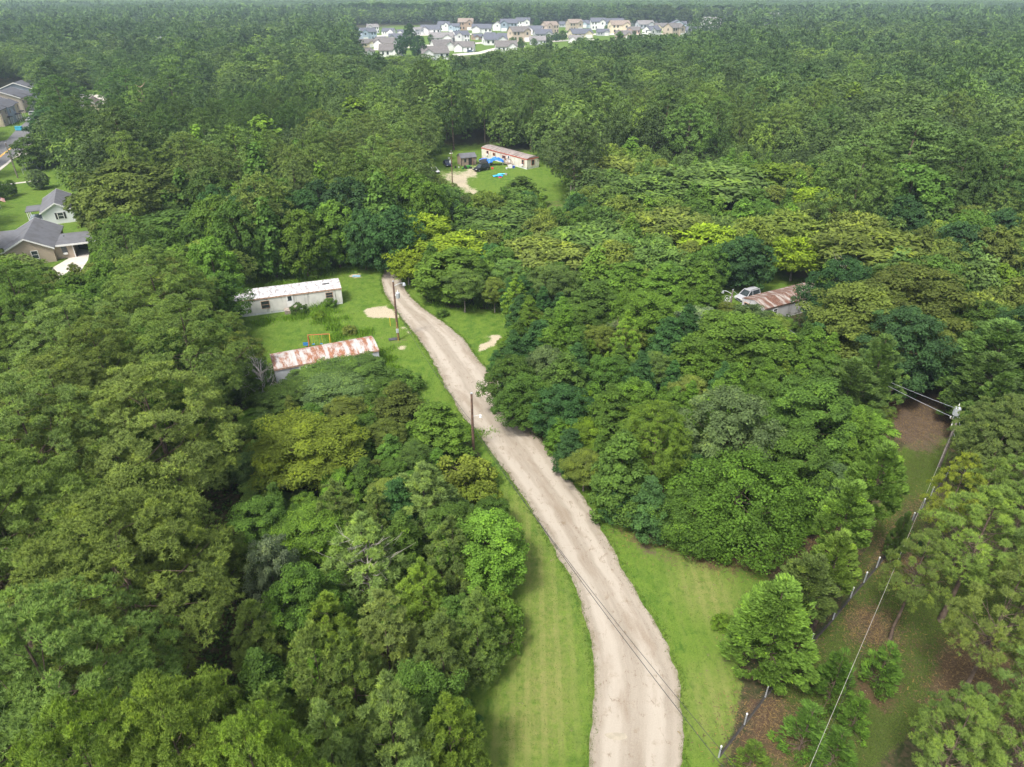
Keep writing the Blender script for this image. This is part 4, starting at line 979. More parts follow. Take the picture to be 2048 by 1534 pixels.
# ---- gabled houses
def gable(MBo, x0, x1, lo, hi, H, rise): return MBo.prism([(lo, H), (hi, H), ((lo+hi)/2, H+rise)], x0, x1)
def ghouse(name, label, cat, e0, e1, e2, H, rise, wallc, roofc, wins_end=(), wins_long=(), W=None, L=None, over=.35, group=None, garage=None):
    """ridge runs from e0 towards e1; the end wall e0-e2 shows its gable"""
    o, rz, L0, cy = frame3(e0, e1, e2); s = 1 if cy > 0 else -1; W = W or abs(cy); L = L or L0
    t = thing(name, label, cat, o, rz, group); lo, hi = min(0, s*W), max(0, s*W)
    w_ = MB().box(0, L, lo, hi, 0, H); gable(w_, .01, L-.01, lo+.02, hi-.02, H-.01, rise-.05); w_ = w_.build('wall', M_SIDE, t); w_.color = wallc+(1,)
    k = rise/((hi-lo)/2)
    top = [(lo-over, H-over*k), ((lo+hi)/2, H+rise), (hi+over, H-over*k)]
    r_ = MB().prism([(a, b+.16) for a, b in top]+[(a, b) for a, b in top[::-1]], -over, L+over).build('roof', M_SHING, t); r_.color = roofc+(1,)
    m = MB()
    for X in (-over-.03, L+over):
        for a, b in ((top[0], top[1]), (top[1], top[2])):
            m.add([(X, a[0], a[1]-.12), (X, b[0], b[1]-.12), (X, b[0], b[1]+.18), (X, a[0], a[1]+.18), (X+.03, a[0], a[1]-.12), (X+.03, b[0], b[1]-.12), (X+.03, b[0], b[1]+.18), (X+.03, a[0], a[1]+.18)],
              [(0,1,2,3),(7,6,5,4),(0,4,5,1),(1,5,6,2),(2,6,7,3),(3,7,4,0)])
    m.build('trim', M_TRIM, t)
    for it in wins_end:
        a, z0, ww, hh = it[:4]; ya, yb = sorted((s*a, s*(a+ww)))
        g = MB().box(-.03, 0, ya, yb, z0, z0+hh).build('window', M_GLASS, t)
        f_ = MB().box(-.06, 0, ya-.1, ya, z0-.1, z0+hh+.1).box(-.06, 0, yb, yb+.1, z0-.1, z0+hh+.1).box(-.06, 0, ya, yb, z0+hh, z0+hh+.1).box(-.06, 0, ya, yb, z0-.1, z0).box(-.05, -.031, ya, yb, z0+hh/2-.03, z0+hh/2+.03); f_.build('frame', M_TRIM, g)
        if len(it) > 4: [MB().box(-.05, -.001, u0, u0+.38, z0-.05, z0+hh+.05).build('shutter', M_DARK, g) for u0 in (ya-.5, yb+.12)]
    openings(t, wins_long, (-s, 0), H)
    return t, L, W, s
DK = (.135, .14, .155); BR = (.15, .125, .105)
tW, LW, WW, sW = ghouse('house', 'white gabled house with grey roof and dark shutters left of the olive tree', 'house', P(81.7,426,2.7), P(89.6,390,2.7), P(145,419.5,2.7), 2.7, 1.7, (.74,.76,.78), DK, [(2.9,1.0,1.0,1.3,1)], L=13)
# porch roof and rail, and the rear dark lean-to
pr = MB().box(3.2, 8.5, *sorted((-sW*.36, -sW*3.2)), 2.35, 2.5).build('porch_roof', M_SHING, tW); pr.color = DK+(1,)
MB().box(3.2, 8.5, *sorted((-sW*.02, -sW*3.0)), 0, .55).build('porch', mat('blue_grey_deck', (.22,.27,.30), .8, .15), tW)
for xx in (3.3, 5.9, 8.3): MB().tube([(xx, -sW*2.9, .55), (xx, -sW*2.9, 2.35)], .09, 6).build('post', M_TRIM, tW)
tH, LH, WH, sH = ghouse('house', 'beige house with grey hipped roof and carport at the left edge', 'house', P(104.7,494.8,2.7), P(123,452.5,2.7), P(4,506,2.7), 2.7, 2.1, (.42,.345,.27), DK, [(2.6,1.0,.95,1.4),(7.6,1.0,.95,1.4)], L=14)
# wing to the left with its own ridge, carport to the right
lo = sH*(WH-.5); hi = sH*(WH+9)
wg = MB().prism([(0, 2.69), (9, 2.69), (4.5, 4.5)], 0, 9.5).v
wing = MB(); wing.box(3.5, 11.5, min(lo, hi), max(lo, hi), 0, 2.68); wing = wing.build('wing_wall', M_SIDE, tH); wing.color = (.42,.345,.27,1)
wr = MB(); a_, b_ = min(sH*WH*.5, hi), max(sH*WH*.5, hi)
wr.add([(3.1,a_,2.6),(11.9,a_,2.6),(7.5,a_,4.55),(3.1,b_,2.6),(11.9,b_,2.6),(7.5,b_,4.55),(3.1,a_,2.75),(11.9,a_,2.75),(7.5,a_,4.7),(3.1,b_,2.75),(11.9,b_,2.75),(7.5,b_,4.7)],
  [(6,8,11,9),(8,7,10,11),(0,3,5,2),(2,5,4,1),(0,2,8,6),(2,1,7,8),(3,9,11,5),(5,11,10,4),(0,6,9,3),(1,4,10,7)])
wr = wr.build('wing_roof', M_SHING, tH); wr.color = DK+(1,)
cl, ch = sorted((-sH*.36, -sH*7.2)); k0, k1 = sorted((-sH*.02, -sH*3.1))
c1 = MB().box(1.2, 8, k0, k1, 0, 2.5).build('side_wall', M_SIDE, tH); c1.color = (.42,.345,.27,1)
c2 = MB().box(.9, 8.6, cl, ch, 2.52, 2.72).build('carport_roof', M_SHING, tH); c2.color = DK+(1,)
MB().box(.8, .9, cl, ch, 2.42, 2.74).build('carport_beam', M_TRIM, tH)
for xx in (1.1, 8.3): MB().tube([(xx, -sH*7.0, 0), (xx, -sH*7.0, 2.52)], .09, 6).build('carport_post', M_TRIM, tH)
ww_ = MB().box(1.14, 1.2, *sorted((-sH*1.1, -sH*2.0)), 1.0, 2.3).build('window', M_GLASS, tH); MB().box(1.0, 1.139, *sorted((-sH*1.2, -sH*1.9)), .75, 1.1).build('air_conditioner', M_TRIM, ww_)
MB().box(1.1, 1.19, *sorted((-sH*2.95, -sH*3.1)), 0, 2.5).build('corner_trim', M_TRIM, tH)
for (x, y) in ((5, WH*.35), (6.5, -1.2), (9, WH*.3)):
    MB().tube([(x, sH*y, 2.6), (x, sH*y, 2.78+ (1.35 if y > 0 else .1))], .12, 6).build('roof_vent', M_DARK, tH)
# row houses at the far left
def rowhouse(label, g0, g1, W, wallc, units, L=None):
    o, rz, L0, _ = frame3(P(*g0), P(*g1), P(*g1)); L = L or L0
    t, L, W, s = ghouse('row_house', label, 'row house', P(*g0), P(*g1), P(g0[0]-40, g0[1]-3), 5.7, 2.6, wallc, (.10,.105,.12), [], [], W=W, L=L, group='row houses at the far left')
    n = len(units); u = L/n
    for i, c in enumerate(units):
        x0 = i*u+.1; ya, yb = sorted((-s*.9, -s*.002)); d_ = 1 if i % 2 else .35
        q = MB().box(x0, x0+u-.2, *sorted((-s*d_, -s*.002)), 0, 5.6).build('bay', M_SIDE, t); q.color = c+(1,)
        rr = MB().prism([(-s*(d_+.35), 5.5), (s*2.2, 7.0), (s*2.2, 7.15), (-s*(d_+.35), 5.65)], x0-.1, x0+u-.1).build('bay_roof', M_SHING, t); rr.color = (.10,.105,.12,1)
        for (a, z, w_, h_) in ((.6,3.6,1,1.3),(u-2.2,3.6,1,1.3),(.6,1,1,1.3)):
            g = MB().box(x0+a, x0+a+w_, *sorted((-s*(d_+.03), -s*d_)), z, z+h_).build('window', M_GLASS, t)
        MB().box(x0+u-1.9, x0+u-1, *sorted((-s*(d_+.04), -s*d_)), .15, 2.2).build('door', M_TRIM, t)
        p_ = MB().box(x0+u-2.5, x0+u-.4, *sorted((-s*(d_+1.3), -s*(d_+.02))), 2.5, 2.75).build('porch_roof', M_SHING, t); p_.color = (.09,.09,.10,1)
        for a in (u-2.4, u-.5): MB().box(x0+a-.06, x0+a+.06, *sorted((-s*(d_+1.2), -s*(d_+1.08))), 0, 2.5).build('porch_post', M_TRIM, t)
rowhouse('beige gabled row house, middle one of the three at the far left', (49.6,226), (73,215.6), 14, (.33,.29,.25), [(.33,.29,.25),(.30,.34,.40)])
rowhouse('blue grey gabled row house, rearmost of the three at the far left', (76,206), (98,197), 14, (.17,.20,.25), [(.25,.29,.35),(.3,.3,.3)])
rowhouse('pale yellow and blue row house at the left edge, nearest of the three', (8,253.5), (44,235.5), 14, (.50,.44,.32), [(.45,.38,.32),(.32,.38,.46),(.55,.48,.34)])
ghouse('house', 'cream house with brown roof beyond the parking lot', 'house', P(164,213,3), P(178,196,3), P(200,207,3), 3, 2., (.55,.48,.34), BR, L=14)
ghouse('house', 'blue grey gabled house alone in the far wood at left', 'house', P(312,84,13), P(305,79,13), P(329,84,13), 13, 2.6, (.33,.38,.46), (.12,.13,.15), W=8, L=9)
# ---- the subdivision: x, y of the foot, width px, storeys, wall, roof, heading (0 eaves to us, 90 gable to us)
WALL = {'w': (.70,.70,.70), 'c': (.62,.55,.40), 't': (.45,.38,.30), 'b': (.42,.50,.60), 'g': (.40,.42,.44), 'r': (.36,.26,.20), 's': (.26,.32,.38)}
ROOF = {'d': (.11,.12,.15), 'b': (.155,.145,.14), 'g': (.22,.21,.21), 't': (.27,.22,.18)}
WN = {'w': 'white', 'c': 'cream', 't': 'tan', 'b': 'pale blue', 'g': 'grey', 'r': 'brown', 's': 'slate blue'}; RN = {'d': 'dark slate', 'b': 'brown', 'g': 'grey', 't': 'tan'}
SUB = [
 (734,110,22,1,'w','b',60,'nearest the tall vine covered tree at the left end'),(783,112,42,1,'w','b',5,'second from the left in the nearest row'),(868,118,56,1,'w','b',18,'nearest of all, right of the vine covered towers'),
 (733,94,32,1,'c','b',25,'with a cream gable in the second row at left'),(772,96,38,1,'w','b',-8,'with a porch left of the vine towers'),(884,101,44,1,'w','b',22,'behind the nearest house of all'),(930,103,36,1,'w','b',-6,'with a car on its drive in the second row'),(1012,104,40,1,'w','b',5,'at the tree line right of the drive'),
 (736,80,34,2,'b','d',30,'at the left end of the subdivision'),(762,85,24,1,'w','d',40,'squeezed behind the cream gable at left'),(795,84,30,1,'g','d',5,'mid left with a dark roof'),(884,85,44,1,'w','g',0,'wide, right of the vine towers'),(922,85,32,2,'w','d',25,'big and two storeyed with a pair of gables'),(989,89,46,1,'w','d',12,'long and low in the centre front'),
 (746,66,24,2,'w','g',20,'in the rear row at the left end'),(778,69,24,1,'w','d',-10,'second in the rear row at left'),(806,71,22,1,'w','d',10,'third in the rear row at left'),(836,69,20,2,'g','g',35,'behind the tallest vine covered tower'),(862,67,34,1,'w','d',0,'long roofed, right of the tallest tower'),(889,62,24,2,'w','d',-12,'two gabled, in the rear row'),(909,64,19,2,'b','d',0,'narrow, left of the tan roofed one'),(932,60,26,2,'r','t',0,'tan roofed with a red gable'),
 (964,65,34,1,'w','d',0,'low, right of the red gabled house'),(995,61,17,2,'w','g',85,'narrow with its gable to us'),(1018,62,30,2,'s','d',0,'slate coloured with a wide dark roof'),(1046,57,24,2,'w','d',0,'right of the slate coloured house'),(955,79,24,1,'r','d',30,'first of three brown cottages in the centre'),(981,77,24,1,'r','d',-20,'second of three brown cottages in the centre'),(1006,78,24,1,'r','d',-20,'third of three brown cottages in the centre'),
 (1038,82,42,2,'t','b',22,'big, in the centre of the subdivision'),(1070,67,30,1,'w','d',-15,'behind the big tan house'),(1085,77,34,1,'g','d',10,'low with a broad dark roof right of centre'),(1099,66,32,2,'t','t',30,'tall, right of centre in the rear row'),(1148,61,30,2,'t','t',20,'tall, second tan roofed one in the rear row'),(1075,89,28,1,'g','g',0,'showing only its grey roof above the pines'),
 (1160,76,44,1,'c','d',15,'long and dark roofed behind the street trees'),(1175,55,24,1,'b','d',0,'small, right of the tan pair'),(1195,59,26,2,'w','d',0,'boxy, beside the small pale blue one'),(1172,98,20,1,'t','b',60,'half sunk in the pines right of centre'),(1128,54,18,1,'g','d',0,'tiny, between the two tan roofed houses'),
 (1229,51,30,1,'b','d',0,'right of the boxy white house in the rear row'),(1237,66,38,2,'c','t',10,'broad and hip roofed at right'),(1267,67,26,1,'r','b',-15,'brick walled at right'),(1289,56,32,1,'g','g',12,'grey, in the rear row at right'),(1302,76,34,2,'w','d',35,'tall, nearest the pines at right'),(1346,73,38,2,'t','b',35,'big, near the pines at right'),(1354,55,28,1,'b','d',85,'with its blue gable to us at right'),(1384,68,30,1,'g','d',-20,'low, right of the big tan one'),(1420,57,30,2,'w','g',0,'last in the rear row at right'),
 (1246,78,28,1,'t','b',0,'roof only, above the pines at right'),(1322,61,24,1,'c','b',0,'low, left of the blue gabled one'),(1436,62,20,1,'w','g',-20,'small, at the right end of the subdivision'),(1152,86,26,1,'w','g',0,'low, beside the long cream one'),(1205,71,22,1,'g','d',0,'peeping over the pines before the boxy white one'),
]
SH_ = {}
def sub_house(st, var):
    W, D = 12.5, 9.5; H = 3.0 if st == 1 else 5.7
    r = {}
    r['wall'] = MB().box(-W/2, W/2, -D/2, D/2, 0, H); gable(r['wall'], -W/2+.01, W/2-.01, -D/2+.02, D/2-.02, H-.01, 2.55)
    gx = (-3.6, 3.4)[var % 2]
    g = [(gx-2.6, H-.02), (gx+2.6, H-.02), (gx, H+2.0)]
    r['wall'].add([(gx-2.6, -D/2-.9, 0), (gx+2.6, -D/2-.9, 0), (gx+2.6, -D/2-.9, H), (gx, -D/2-.9, H+1.75), (gx-2.6, -D/2-.9, H), (gx-2.6, -D/2+.01, 0), (gx+2.6, -D/2+.01, 0), (gx+2.6, -D/2+.01, H), (gx, 0, H+1.75), (gx-2.6, -D/2+.01, H)], [(0,1,2,3,4),(0,4,9,5),(1,6,7,2),(2,7,8,3),(3,8,9,4)])
    k = 2.6/(D/2); ov = .4; top = [(-D/2-ov, H-ov*k), (0, H+2.6), (D/2+ov, H-ov*k)]
    ro = MB().prism([(a, b+.18) for a, b in top]+[(a, b) for a, b in top[::-1]], -W/2-ov, W/2+ov)
    ro.add([(gx-3.0, -D/2-1.3, H-.25), (gx, -D/2-1.3, H+1.9), (gx+3.0, -D/2-1.3, H-.25), (gx-3.0, .2, H-.25), (gx, .2, H+1.9), (gx+3.0, .2, H-.25)], [(0,1,4,3),(1,2,5,4)])
    r['roof'] = ro
    parts = {}
    for nm, mt in (('wall', M_SIDE), ('roof', M_SHING)):
        o = r[nm].build(nm, mt); parts[nm] = o
    w_ = []
    for fl in range(st):
        for xx in ([-gx-1.4, -gx+1.2] if fl == 0 else [-gx-1.8, -gx+.6]): w_.append(MB().box(xx, xx+1.1, -D/2-.05, -D/2-.002, 1.0+fl*2.8, 2.5+fl*2.8).build('window', M_GLASS))
    w_.append(MB().box(-W/2-.05, -W/2-.002, -1, .2, 1+(st-1)*2.8, 2.4+(st-1)*2.8).build('window', M_GLASS))
    parts['win'] = w_
    parts['gar'] = MB().box(gx-2, gx+2, -D/2-.96, -D/2-.902, .1, 2.3).build('garage_door', M_TRIM)
    if st == 2 : w_.append(MB().box(gx-.6, gx+.6, -D/2-.95, -D/2-.902, 3.8, 5.2).build('window', M_GLASS))
    return parts, W
for i, (x, y, wp, st, wc, rc, hd, tail) in enumerate(SUB):
    key = (st, i % 2); b = P(x, y); kk = px([b])[0, 2]; wm = wp*kk/FPX
    if key not in SH_: SH_[key] = sub_house(*key)+([],)
    parts, W0, used = SH_[key]
    first = not used; used.append(1)
    wtrue = W0*abs(math.cos(R_(hd)))+9.5*abs(math.sin(R_(hd))); sc = max(.7, min(1.5, wm/wtrue))
    t = thing('house', f'{WN[wc]} {"two storey " if st == 2 else ""}house{"" if "roof" in tail else ", "+RN[rc]+" roof"}, {tail}', 'house', b, R_(hd), 'houses of the far subdivision'); t.scale = (sc*1.12, sc*1.12, min(sc, 1.2)*1.2)
    for nm in ('wall', 'roof', 'gar'):
        o = parts[nm] if first else parts[nm].copy()
        if not first: COL.objects.link(o)
        o.parent = t; o.color = (WALL[wc] if nm == 'wall' else ROOF[rc])+(1,)
    for wdw in parts['win']:
        o = wdw if first else wdw.copy()
        if not first: COL.objects.link(o)
        o.parent = t
for o_ in list(bpy.data.objects):
    pass
# bits of houses in the woods beyond
for (x, y, wp, st, wc, rc, hd, lab) in [(440,36,16,2,'w','g',20,'white house at the far left of the distant woods, partly hidden'),(478,38,18,2,'w','g',10,'second distant white house left of the subdivision'),(580,42,14,2,'w','b',80,'distant narrow white house left of the subdivision'),(610,38,9,2,'w','g',80,'distant tiny white house nearest the subdivision'),(1541,50,26,1,'w','g',10,'white house alone in the wood right of the subdivision'),(1130,32,24,1,'t','t',0,'distant tan house behind the subdivision'),(208,82,12,1,'w','g',0,'white roofed shed glimpsed in the far left wood')]:
    parts, W0, used = SH_[(st, 1)]; b = P(x, y); kk = px([b])[0, 2]; sc = max(.8, min(2., wp*kk/FPX/W0))
    t = thing('house', lab, 'house', (b.x, b.y, 0), R_(hd)); t.scale = (sc, sc, sc*1.8)
    for nm in ('wall', 'roof'):
        o = parts[nm].copy(); COL.objects.link(o); o.parent = t; o.color = (WALL[wc] if nm == 'wall' else ROOF[rc])+(1,)
    for wdw in parts['win']:
        o = wdw.copy(); COL.objects.link(o); o.parent = t
# streets and drives of the subdivision
poly_sheet('subdivision_street', [(905,113),(960,108),(1010,96),(1050,94),(1050,91),(1000,93),(955,104),(905,108)], M_CONC, .02)
poly_sheet('subdivision_street', [(730,101),(770,100),(860,92),(930,90),(1000,84),(1100,84),(1190,80),(1190,78),(1100,81),(1000,81),(930,87),(860,89),(770,97),(730,98)], M_CONC, .02)
poly_sheet('subdivision_street', [(730,74),(900,70),(1100,70),(1300,70),(1430,65),(1430,63),(1300,67),(1100,67),(900,67),(730,71)], M_CONC, .02)
# low garden trees among the houses
for (x, y, hm, kd, cl, lab) in [(862,86,7,'leafy','teal','round dark tree beside the vine covered towers'),(1025,92,7,'leafy','green','garden tree before the big tan house'),(1042,96,8,'upright','green','taller garden tree before the big tan house'),(1068,92,6,'leafy','green','garden tree right of the big tan house'),(1097,88,8,'leafy','green','leafy garden tree right of centre in the subdivision'),
   (1112,84,8,'leafy','teal','dark garden tree in the clump right of centre'),(1125,82,9,'leafy','green','tallest garden tree in the clump right of centre'),(1074,62,12,'leafy','teal','tree between the dark roofed rear houses'),(1212,62,6,'leafy','green','small tree between the boxy white and hip roofed houses'),(1268,72,5,'leafy','teal','small tree before the brick walled house'),(1290,70,5,'leafy','green','small tree left of the tall white house'),
   (1378,60,7,'leafy','green','garden tree right of the blue gabled house'),(1395,60,8,'leafy','lime','pale garden tree near the right end of the subdivision'),(1412,64,6,'leafy','green','garden tree before the last rear house')]:
    b = P(x, y); plant(kd, (b.x, b.y, 0), hm*.42, hm, cl, lab)
_o = ['first','second','third','fourth','fifth','sixth','seventh','eighth','ninth','tenth','eleventh','twelfth','thirteenth','fourteenth','fifteenth','sixteenth','seventeenth','last']
_xs = [1195,1215,1255,1285,1305,1330,1352,1365,1388,1410,1440,1465,1148,1108,1080,1020,985,965]
for i, (x, hm) in enumerate([(1195,20),(1215,17),(1255,19),(1285,18),(1305,24),(1330,24),(1352,18),(1365,19),(1388,20),(1410,19),(1440,18),(1465,20),(1148,17),(1108,20),(1080,20),(1020,21),(985,22),(965,20)]):
    b = P(x, 52 if x > 1150 else 48); plant('leafy', (b.x+rng.normal(0, 6), b.y+20, 0), hm*.5, hm, 'far', f'big round dull green tree behind the subdivision, {_o[sorted(_xs).index(x)]} from the left', 'big trees behind the subdivision')

# ------------------------------------------------------------------ small things
def car(name, label, cat, loc, rz, col, L=4.6, W=1.85, H=1.7, kind='suv', rack=False):
    t = thing(name, label, cat, loc, rz)
    paint = mat('paint_'+'_'.join('%02d' % int(c*100) for c in col), col, .3, .04, 1, metal=.25, spec=.6)
    h = L/2; z0 = .32; belt = H*.56
    low = [(-h, .55), (-h+.06, belt*.92), (-h+.25, belt), (h*.42, belt), (h*.85, belt*.86), (h, belt*.72), (h, .42), (h-.15, z0), (-h+.15, z0)]
    m = MB(); n = len(low)
    def loft(prof, y_in, zs=1):
        b = len(m.v); rows = []
        for yy, k in ((-W/2+y_in, .97), (-W/2, 1), (W/2, 1), (W/2-y_in, .97)):
            rows.append([(x*k if 1 else x, yy, z) for x, z in prof])
        return rows
    rows = [[(x, -W/2, z if z < belt*.7 else z) for x, z in low], [(x, W/2, z) for x, z in low]]
    m.add(rows[0]+rows[1], [tuple(range(n)), tuple(range(n, 2*n))[::-1]]+[(i, n+i, n+(i+1) % n, (i+1) % n) for i in range(n)])
    body = m.build('body', paint, t, bevel=.07)
    if kind == 'suv': cab = [(-h+.22, belt-.02), (-h+.42, H*.96), (-h+.8, H), (h*.05, H), (h*.16, H*.97), (h*.5, belt-.02)]
    else: cab = [(-h+.6, belt-.02), (-h+1.15, H*.98), (h*.02, H), (h*.42, belt-.02)]
    ins = .17
    def cabm(sc_top):
        v = []
        for sy in (-1, 1):
            for x, z in cab: v.append((x, sy*(W/2-.05-(ins if z > belt else 0)), z))
        return v
    k = len(cab); g = MB(); g.add(cabm(1), [tuple(range(k)), tuple(range(k, 2*k))[::-1]]+[(i, k+i, k+(i+1) % k, (i+1) % k) for i in range(k)])
    g.build('window', M_GLASS, t)
    rf = MB(); xs_ = [c for c in cab if c[1] > H*.9]; rf.box(xs_[0][0]-.02, xs_[-1][0]+.02, -(W/2-ins-.04), W/2-ins-.04, H-.045, H+.03)
    for sy in (-1, 1):
        for (xa, za), (xb, zb) in ((cab[0], cab[1]), (cab[-1], cab[-2])): rf.tube([(xa, sy*(W/2-.06), za), (xb, sy*(W/2-.06-ins), zb-.02)], .06, 5)
        rf.tube([(-h*.08, sy*(W/2-.06), belt), (-h*.08, sy*(W/2-.05-ins), H-.02)], .045, 5)
    rf.build('roof', paint, t)
    if rack:
        for sy in (-1, 1): MB().tube([(xs_[0][0]+.1, sy*.55, H+.09), (xs_[-1][0]-.2, sy*.55, H+.09)], .03, 5).build('roof_rail', M_DARK, t)
    tyre = mat('tyre_rubber', (.02, .02, .02), .9, .2); rim = mat('wheel_rim', (.35, .35, .36), .35, .1, 3, metal=.7)
    for sx in (-h*.62, h*.62):
        for sy in (-1, 1):
            y_ = sy*(W/2-.1); w_ = MB().tube([(sx, y_-.12, .34), (sx, y_+.12, .34)], .34, 16).build('wheel', tyre, t)
            MB().tube([(sx, y_+sy*.10, .34), (sx, y_+sy*.13, .34)], .2, 12).build('rim', rim, w_)
    for sy in (-1, 1):
        MB().box(h-.06, h+.015, sy*W*.34-.2, sy*W*.34+.2, belt*.66, belt*.8).build('headlight', mat('lamp_glass', (.7, .7, .68), .15, .05), t)
        MB().box(-h-.015, -h+.05, sy*W*.40-.12, sy*W*.40+.12, belt*.72, belt*.95).build('tail_light', mat('red_lamp', (.35, .02, .02), .3, .05), t)
    MB().box(h-.02, h+.02, -.45, .45, belt*.5, belt*.68).build('grille', M_DARK, t)
    return t
def heading(a, b): p, q = P(*a), P(*b); return math.atan2(q.y-p.y, q.x-p.x)
car('parked_car', 'silver car with roof rails parked behind the grey trailer', 'car', P(1494,598), heading((1515,592), (1476,604)), (.48,.49,.52), 4.5, 1.82, 1.68, rack=True)
car('parked_car', 'black off road car by the blue tarp of the red trimmed trailer', 'car', P(963,341), heading((975,338), (950,343)), (.018,.02,.024), 4.9, 1.9, 1.8, rack=True)
car('parked_car', 'dark blue car beyond the tan shed', 'car', P(895,331), heading((888,324), (903,336)), (.03,.035,.10), 4.3, 1.75, 1.4, 'sedan')
car('parked_car', 'white car half hidden by the wood at the driveway entrance', 'car', P(868,345), heading((861,341), (876,348)), (.62,.63,.64), 4.4, 1.8, 1.42, 'sedan')
car('parked_car', 'silver car on the parking strip of the row houses', 'car', P(66,242.5), heading((56,242.6), (76,242.2)), (.5,.51,.53), 4.6, 1.8, 1.45, 'sedan')
car('parked_car', 'white car behind the silver one on the row house parking strip', 'car', P(72,231), heading((62,231), (82,230)), (.65,.65,.66), 4.6, 1.8, 1.6)
car('parked_car', 'blue car on the drive in the subdivision', 'car', P(940,104.5), heading((930,105), (950,104)), (.10,.16,.26), 4.8, 1.9, 1.7)
car('parked_car', 'dark car under the carport of the beige house', 'car', P(158,492), heading((150,497), (164,486)), (.02,.025,.03), 4.5, 1.8, 1.5)
# tan shed
o_, rz_, L_, cy_ = frame3(P(923,332), P(953,329), P(910,326))
sh = thing('shed', 'tan wooden shed with grey roof and open brown door', 'shed', o_, rz_); ss = 1 if cy_ > 0 else -1; L_ = 4.6; W_ = 3.4
wl = MB().box(0, L_, *sorted((0, ss*W_)), 0, 2.2); gable(wl, .01, L_-.01, *sorted((ss*.02, ss*(W_-.02))), 2.19, .85); wl = wl.build('wall', m_objcol('ply_siding', .85, 0, .2), sh); wl.color = (.34,.26,.20,1)
tp = [(-.2*ss, 2.1), (ss*W_/2, 3.08), (ss*(W_+.2), 2.1)]
rf = MB().prism([(a, b+.1) for a, b in tp]+[(a, b) for a, b in tp[::-1]], -.2, L_+.2).build('roof', M_SHING, sh); rf.color = (.13,.135,.15,1)
MB().box(2.2, 3.2, *sorted((-ss*.004, -ss*.03)), .05, 2.0).build('doorway', M_DARK, sh)
MB().box(3.25, 3.3, *sorted((-ss*.01, -ss*.95)), .05, 1.95).build('door', M_WOODB, sh)
w1 = MB().box(.9, 1.5, *sorted((-ss*.002, -ss*.03)), 1.0, 1.75).build('window', M_GLASS, sh); MB().box(.82, 1.58, *sorted((-ss*.031, -ss*.05)), .92, 1.0).box(.82, 1.58, *sorted((-ss*.031, -ss*.05)), 1.75, 1.83).build('frame', M_DARK, w1)
for xx in (0, L_): MB().box(xx-.06, xx+.06, *sorted((-ss*.04, ss*.04)), 0, 2.2).build('corner_post', M_DARK, sh)
# trampoline
tr = thing('trampoline', 'round black trampoline tilted behind the black car', 'trampoline', P(972,329), .3)
MB().tube([(2.1*math.cos(a), 2.1*math.sin(a), .9+.25*math.sin(a)) for a in np.linspace(0, 2*math.pi, 25)], .05, 5, False).build('rim', mat('steel', (.4,.41,.42), .4, .1, metal=.6), tr)
MB().add([(1.95*math.cos(a), 1.95*math.sin(a), .88+.25*math.sin(a)) for a in np.linspace(0, 2*math.pi, 24, endpoint=False)], [tuple(range(24))]).build('mat', M_DARK, tr)
for a in (0.4, 1.97, 3.5, 5.1): MB().tube([(2.1*math.cos(a), 2.1*math.sin(a), .9+.25*math.sin(a)), (2.15*math.cos(a), 2.15*math.sin(a), 0)], .04, 5).build('leg', mat('steel', (.4,.41,.42)), tr)
# blue tarps: crumpled sheets on poles
def crumple(name, label, cat, c, sx, sy, h, col, rz=0, rough=.5, amp=.25, seed=1, legs=False):
    g = np.random.default_rng(seed); n = 14; u = np.linspace(-1, 1, n); X, Y = np.meshgrid(u, u)
    Z = h*(1-.55*(X**2+Y**2)/2)+amp*(np.sin(X*4+seed)*np.cos(Y*5)+g.normal(0, .35, X.shape)); Z = np.maximum(Z, .03)
    V = np.stack([X.ravel()*sx, Y.ravel()*sy, Z.ravel()], 1); i = np.arange((n-1)**2); a = (i//(n-1))*n+i % (n-1)
    me = npmesh(name, V, np.stack([a, a+1, a+n+1, a+n], 1), mat(name+'_cloth_%d' % seed, col, rough, .15, 2))
    if legs:
        t = thing(name, label, cat, c, rz); link('sheet', me, t)
        for q in ((-1, -1), (1, -1), (1, 1), (-1, 1)): MB().tube([(q[0]*sx*.92, q[1]*sy*.92, 0), (q[0]*sx*.8, q[1]*sy*.8, h*.75)], .04, 5).build('leg', M_TRIM, t)
        return t
    return tag(link(name, me, None, c, rz), label, cat)
crumple('tarp', 'bright blue tarp sagging on poles beside the red trimmed trailer', 'tarp', P(990,330), 2.3, 1.2, 2.0, (.02,.17,.62), .3, seed=2, legs=True)
crumple('tarp', 'low blue tarp heaped left of the tall one', 'tarp', P(968,325), 1.4, .8, 1.1, (.03,.18,.55), .3, seed=3)
# paddling pool, collapsed
crumple('paddling_pool', 'collapsed bright blue paddling pool on the lawn', 'paddling pool', P(996,353), 1.35, .6, .35, (.03,.33,.72), .2, .3, .12, 5)
crumple('pool_liner', 'pale turquoise pool liner lying behind the blue pool', 'pool liner', P(1005,349), 1.3, .45, .22, (.12,.58,.70), .1, .3, .07, 6)
crumple('towel', 'pink towel lying on the blue pool', 'towel', P(1000,356), .4, .35, .25, (.5,.03,.12), .2, .8, .08, 7)
